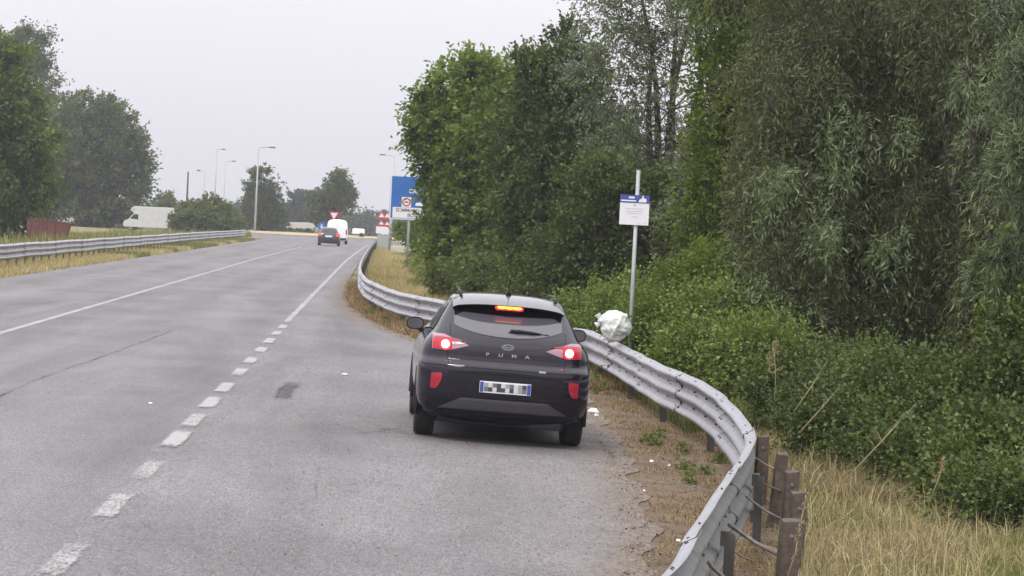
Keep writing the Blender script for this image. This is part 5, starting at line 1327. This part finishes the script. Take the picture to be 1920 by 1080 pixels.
# tufts on the dirt verge in front of the rail
n = 75000; y = 13+70*rg.random(n)**1.6; rx_ = roadx(y); x = rx_+.05+rg.random(n)**.7*(railx(y)+.35-rx_)
k = (vnoise(x, y, 3.0, 21)+.7*vnoise(x, y, 7, 22)+.45*((x-rx_)/(railx(y)-rx_+.1)-.6)) > np.where(y < 36, -.15, -.55); k &= rg.random(n) < np.where(y < 36, .7, 1)
tag(blades('verge_grass', np.column_stack([x, y])[k], np.where(y < 36, .06, .17)[k], np.where(y < 36, .007, .016)[k]*1., M['verge'], 6, lean=1.1, zoff=-.015), 'short dry grass on the brown verge below the curved rail', 'grass', kind='stuff')
# green weeds on the verge
wpx = [(1215, 832), (1275, 878), (1310, 888), (1225, 835), (1285, 850), (1130, 740), (1115, 728), (1345, 868), (1240, 820), (1290, 905), (708, 596), (698, 590), (725, 610)]
wd_lab = ['small green weed clump in the litter right of the car', 'green weed near the guardrail foot', 'dark green weed closest to the rail bend', 'low weed at the asphalt edge', 'thin weed between the two larger clumps', 'green weed tuft beside the rear tyre and litter', 'green tuft behind the car under the rail',
          'weed tucked under the lower beam of the bend', 'tiny weed above the larger clump', 'small weed on the bare litter', 'weed before the far end of the lay-by rail', 'pale weed at the far lay-by corner', 'low weed left of the door mirror']
for i, (px, py) in enumerate(wpx):
    p = at(px, py, 0, True); g = float(gz(p[0], p[1])); s_ = (1.0, .8, 1.1, .6, .6, 1.3, 1.5, .7, .5, .6, 1.6, 1.6, 1.3)[i]
    root = tag(empty('verge_weed', (p[0], p[1], g)), wd_lab[i], 'weed', 'weeds on the verge')
    crown('leaves', [(np.array([0, 0, .05*s_]), (.075*s_, .075*s_, .07*s_))], int(26*s_)+8, 7, .035, .018, M['bramble'], root, 300+i, ell=.06, zmin=0, up=.6)
# litter of leaves and chips
n = 110000; y = 12+40*rg.random(n)**1.5; rx_ = roadx(y); x = rx_-.25+rg.random(n)**.85*(railx(y)+.6-rx_+.25)
onroad = x < rx_; kk = (~onroad | (rg.random(n) < .28)) & (rg.random(n) < .45+.6*vnoise(x, y, 5, 61)); x = x[kk]; y = y[kk]; n = len(x)
b = np.column_stack([x, y, gz(x, y)+np.where(x < roadx(y), .006, -.018)+rg.random(n)*.012])
d = nrm(np.column_stack([rg.normal(size=n), rg.normal(size=n), rg.normal(size=n)*.18]))
V = leaf_quads(b, d, .010+.05*rg.random(n)**3, .005+.013*rg.random(n), rg, fold=.3, up=1.5)
tag(quads_obj('leaf_litter', V, M['litter'], None, rg.random(n)**1.5), 'brown leaf litter scattered over the verge and asphalt edge', 'litter', kind='stuff')
n = 5200; y = 13+24*rg.random(n); x = road_edge(20)+.2-3.4*rg.random(n)**1.8
b = np.column_stack([x, y, gz(x, y)+.004]); d = nrm(np.column_stack([rg.normal(size=n), rg.normal(size=n), rg.normal(size=n)*.3]))
m = x < roadx(y)
V = leaf_quads(b[m], d[m], .006+.018*rg.random(m.sum())**3, .006+.01*rg.random(m.sum())**2, rg, fold=.5, up=1.5)
tag(quads_obj('grit', V, M['litter'], None, rg.random(m.sum())), 'scattered grit and crumbs on the asphalt of the lay-by', 'grit', kind='stuff')
# white litter
lit = [(1112, 771, .16, .05, 'crumpled white litter beside the right rear tyre'), (1118, 779, .07, .03, 'small white scrap just below the crumpled litter'), (1222, 864, .05, .02, 'white scrap in the leaf litter right of the car'), (1255, 872, .04, .02, 'tiny white scrap near the green weeds'), (1208, 919, .03, .015, 'white fleck on the asphalt edge'), (1272, 1012, .05, .015, 'pale scrap near the bottom of the verge'), (646, 703, .09, .01, 'white fleck on the asphalt left of the car'), (282, 758, .05, .008, 'white fleck in the left lane')]
for i, (px, py, wdt, ht, lab) in enumerate(lit):
    p = at(px, py, 0, True); rr_ = np.random.default_rng(40+i); V = []
    nn_ = 9
    for j in range(2):
        for q in range(nn_): a = 2*math.pi*q/nn_; r_ = (1-.45*j)*(.7+.5*rr_.random()); V.append((math.cos(a)*wdt/2*r_, math.sin(a)*wdt*.6*r_, j*ht))
    F = [(q, (q+1) % nn_, nn_+(q+1) % nn_, nn_+q) for q in range(nn_)]+[tuple(nn_+q for q in range(nn_))]
    o = MB().add(V, F).build('litter_scrap', M['white']); o.location = (p[0], p[1], p[2]+.012 if i > 5 else p[2]-.01); tag(o, lab, 'litter')
# left side
n = 46000; y = 52+165*rg.random(n)**1.25; x = -10.75-rg.random(n)*2.1
gsel = vnoise(x, y, .35, 41) > .12
tag(blades('left_verge_straw', np.column_stack([x, y])[~gsel], .24*np.ones((~gsel).sum()), .03, M['strawfar'], 7, lean=.7), 'straw-coloured grass along the foot of the far guardrail', 'grass', kind='stuff')
tag(blades('left_verge_green', np.column_stack([x, y])[gsel], .26*np.ones(gsel.sum()), .03, M['mixgrass'], 8, lean=.6), 'green patches of grass along the foot of the far guardrail', 'grass', kind='stuff')
n = 52000; y = 55+190*rg.random(n)**1.2; x = -12.9-rg.random(n)**1.4*9
tl = np.where(vnoise(x, y, .8, 44) > .35, .95, .50)*np.interp(y, [60, 150, 240], [1, .8, .6])
tag(blades('tall_grass', np.column_stack([x, y]), tl, .045, M['mixgrass'], 9, lean=.3, tintmul=.2), 'tall seeding grass behind the far guardrail', 'grass', kind='stuff')

# tall dead weeds and seed heads on the bank
def tall_weed(px, py_top, px_b, py_b, D, label, lean_heads=True, mat='straw', branches=6, rad=.004):
    t = atD(px, py_top, D); b = atD(px_b, py_b, D); g = float(gz(b[0], D)); b[2] = max(g, b[2]-.0)
    root = tag(empty('tall_weed', (b[0], D, b[2])), label, 'weed', 'tall dry weeds on the bank')
    v = Vector(t-b); pts = [Vector((0, 0, 0)), v*.5+Vector((.02, 0, .02)), v]
    MB().tube(pts, [rad*1.4, rad, rad*.5], 5).build('stem', M['straw_stem'], root, smooth=True)
    rgw = random.Random(px); P = []; Dn = []
    for k in range(branches):
        s = .45+.55*k/branches; a = v*s; d = Vector((rgw.choice((-1, 1))*rgw.uniform(.5, 1), rgw.uniform(-.5, .5), rgw.uniform(.6, 1.4))).normalized(); l = v.length*.16*(1.2-s*.6)
        MB().tube([a, a+d*l], [rad*.6, rad*.4], 4).build('side_branch', M['straw_stem'], root)
        for q in range(26): P.append(a+d*l*(.35+.65*rgw.random())+Vector((rgw.gauss(0, .006), rgw.gauss(0, .006), rgw.gauss(0, .006)))); Dn.append(d+Vector((rgw.gauss(0, .5), rgw.gauss(0, .5), rgw.gauss(0, .5))))
    for q in range(60): s = .78+.24*rgw.random(); P.append(v*s+Vector((rgw.gauss(0, .008),)*3)); Dn.append(v.normalized()+Vector((rgw.gauss(0, .5), rgw.gauss(0, .5), rgw.gauss(0, .5))))
    P = np.array(P); Dn = nrm(np.array(Dn)); n = len(P); rr_ = np.random.default_rng(px)
    V = leaf_quads(P, Dn, .012+.02*rr_.random(n), .004+.005*rr_.random(n), rr_)
    quads_obj('seed_head', V, M[mat], root, rr_.random(n))['kind'] = 'stuff'
M['straw_stem'] = pmat('straw_stem', (.34, .27, .16), .8)
tall_weed(1449, 640, 1452, 760, 24.5, 'tall brown dead weed with branching seed heads above the rail bend', branches=9)
tall_weed(1548, 682, 1490, 770, 22, 'arching green-grey grass stalk left of the bramble thicket', mat='silver', branches=4)
tall_weed(1572, 728, 1500, 810, 20, 'lower arching seed head in front of the bramble thicket', mat='silver', branches=4)
tall_weed(1715, 760, 1580, 905, 18, 'long leaning grass stalk crossing the dark brambles', mat='silver', branches=6)
tall_weed(1768, 860, 1745, 935, 18, 'thin upright stalk at the edge of the green grass', branches=3)
tall_weed(1513, 930, 1478, 1035, 15.5, 'pale dead stem beside the near timber stakes', branches=2)
tall_weed(1500, 985, 1470, 1100, 14.5, 'pale crossed stem in front of the nearest stake', branches=2)

# ------------------------------------------------------------------ junction island
mb = MB(); V = [(rc[0], rc[1], .2)]; F = []
for j, (r_, z_) in enumerate(((6, .2), (11, .17), (15, .13), (18.2, .10), (18.3, .02))):
    for k in range(48): a = 2*math.pi*k/48; V.append((rc[0]+r_*math.cos(a), rc[1]+r_*math.sin(a), z_))
for k in range(48): F.append((0, 1+k, 1+(k+1) % 48))
for j in range(4):
    for k in range(48): a = 1+j*48; F.append((a+k, a+48+k, a+48+(k+1) % 48, a+(k+1) % 48))
tag(mb.add(V, F).build('roundabout_island', pmat('dry_turf', (.40, .33, .19), .9, noise=.25, nscale=.5), smooth=True), kind='structure')
p = atD(545, 431, 336)
h_ = MB(); h_.box((0, 0, .5), (9.5, 1.2, 1.0)); o = h_.build('clipped_hedge', M['barkdark']); bpy.data.objects.remove(o)
hr = tag(empty('clipped_hedge', (at(553, 436)[0], 318, 0.1)), 'low dark hedge line across the roundabout', 'hedge')
crown('leaves', [(np.array([dx, 0, .10]), (.7, .5, .28)) for dx in np.arange(-3.0, 3.2, .55)], 420, 9, .22, .14, M['darkleaf'], hr, 55, ell=.2, up=.6)
# pale low hall roof beyond
p = atD(560, 424, 372); hall = tag(empty('low_hall', (p[0], 372, float(gz(p[0], 372)))), 'low pale roofed hall beyond the roundabout', 'building')
z0 = float(p[2]-gz(p[0], 372))
MB().box((0, 0, (z0-.3)/2), (7.2, 6, z0-.3)).build('wall', M['concrete'], hall)
MB().prism([(-4.3, z0-.35), (4.3, z0-.35), (3.2, z0+.28), (1.2, z0+.62), (-1.0, z0+.55), (-3.2, z0+.1)], -3.3, 3.3).build('roof', M['concrete'], hall)
p = atD(672, 437, 300); bb = tag(empty('parked_trailer', (p[0], 300, 0)), 'tiny white parked vehicle in the green beyond the junction, right of the van', 'trailer')
MB().box((0, 0, .75), (1.5, 2, .7)).build('body', M['white'], bb, bevel=.15); MB().cyl((.4, -1, .3), (0, 1, 0), .3, .2, 16).build('wheel', M['tyre'], bb)

# ------------------------------------------------------------------ summer haze
hz = MB().box((0, 560, 14), (700, 1260, 40)).build('haze', new_mat('haze_air')[0])
hm = hz.data.materials[0]; n = hm.node_tree; n.nodes.remove(n.nodes['Principled BSDF'])
pv = n.nodes.new('ShaderNodeVolumePrincipled'); pv.inputs['Color'].default_value = (.86, .87, .93, 1); pv.inputs['Density'].default_value = 0.0005; pv.inputs['Anisotropy'].default_value = .2
n.links.new(pv.outputs[0], n.nodes['Material Output'].inputs['Volume'])
hz['kind'] = 'stuff'
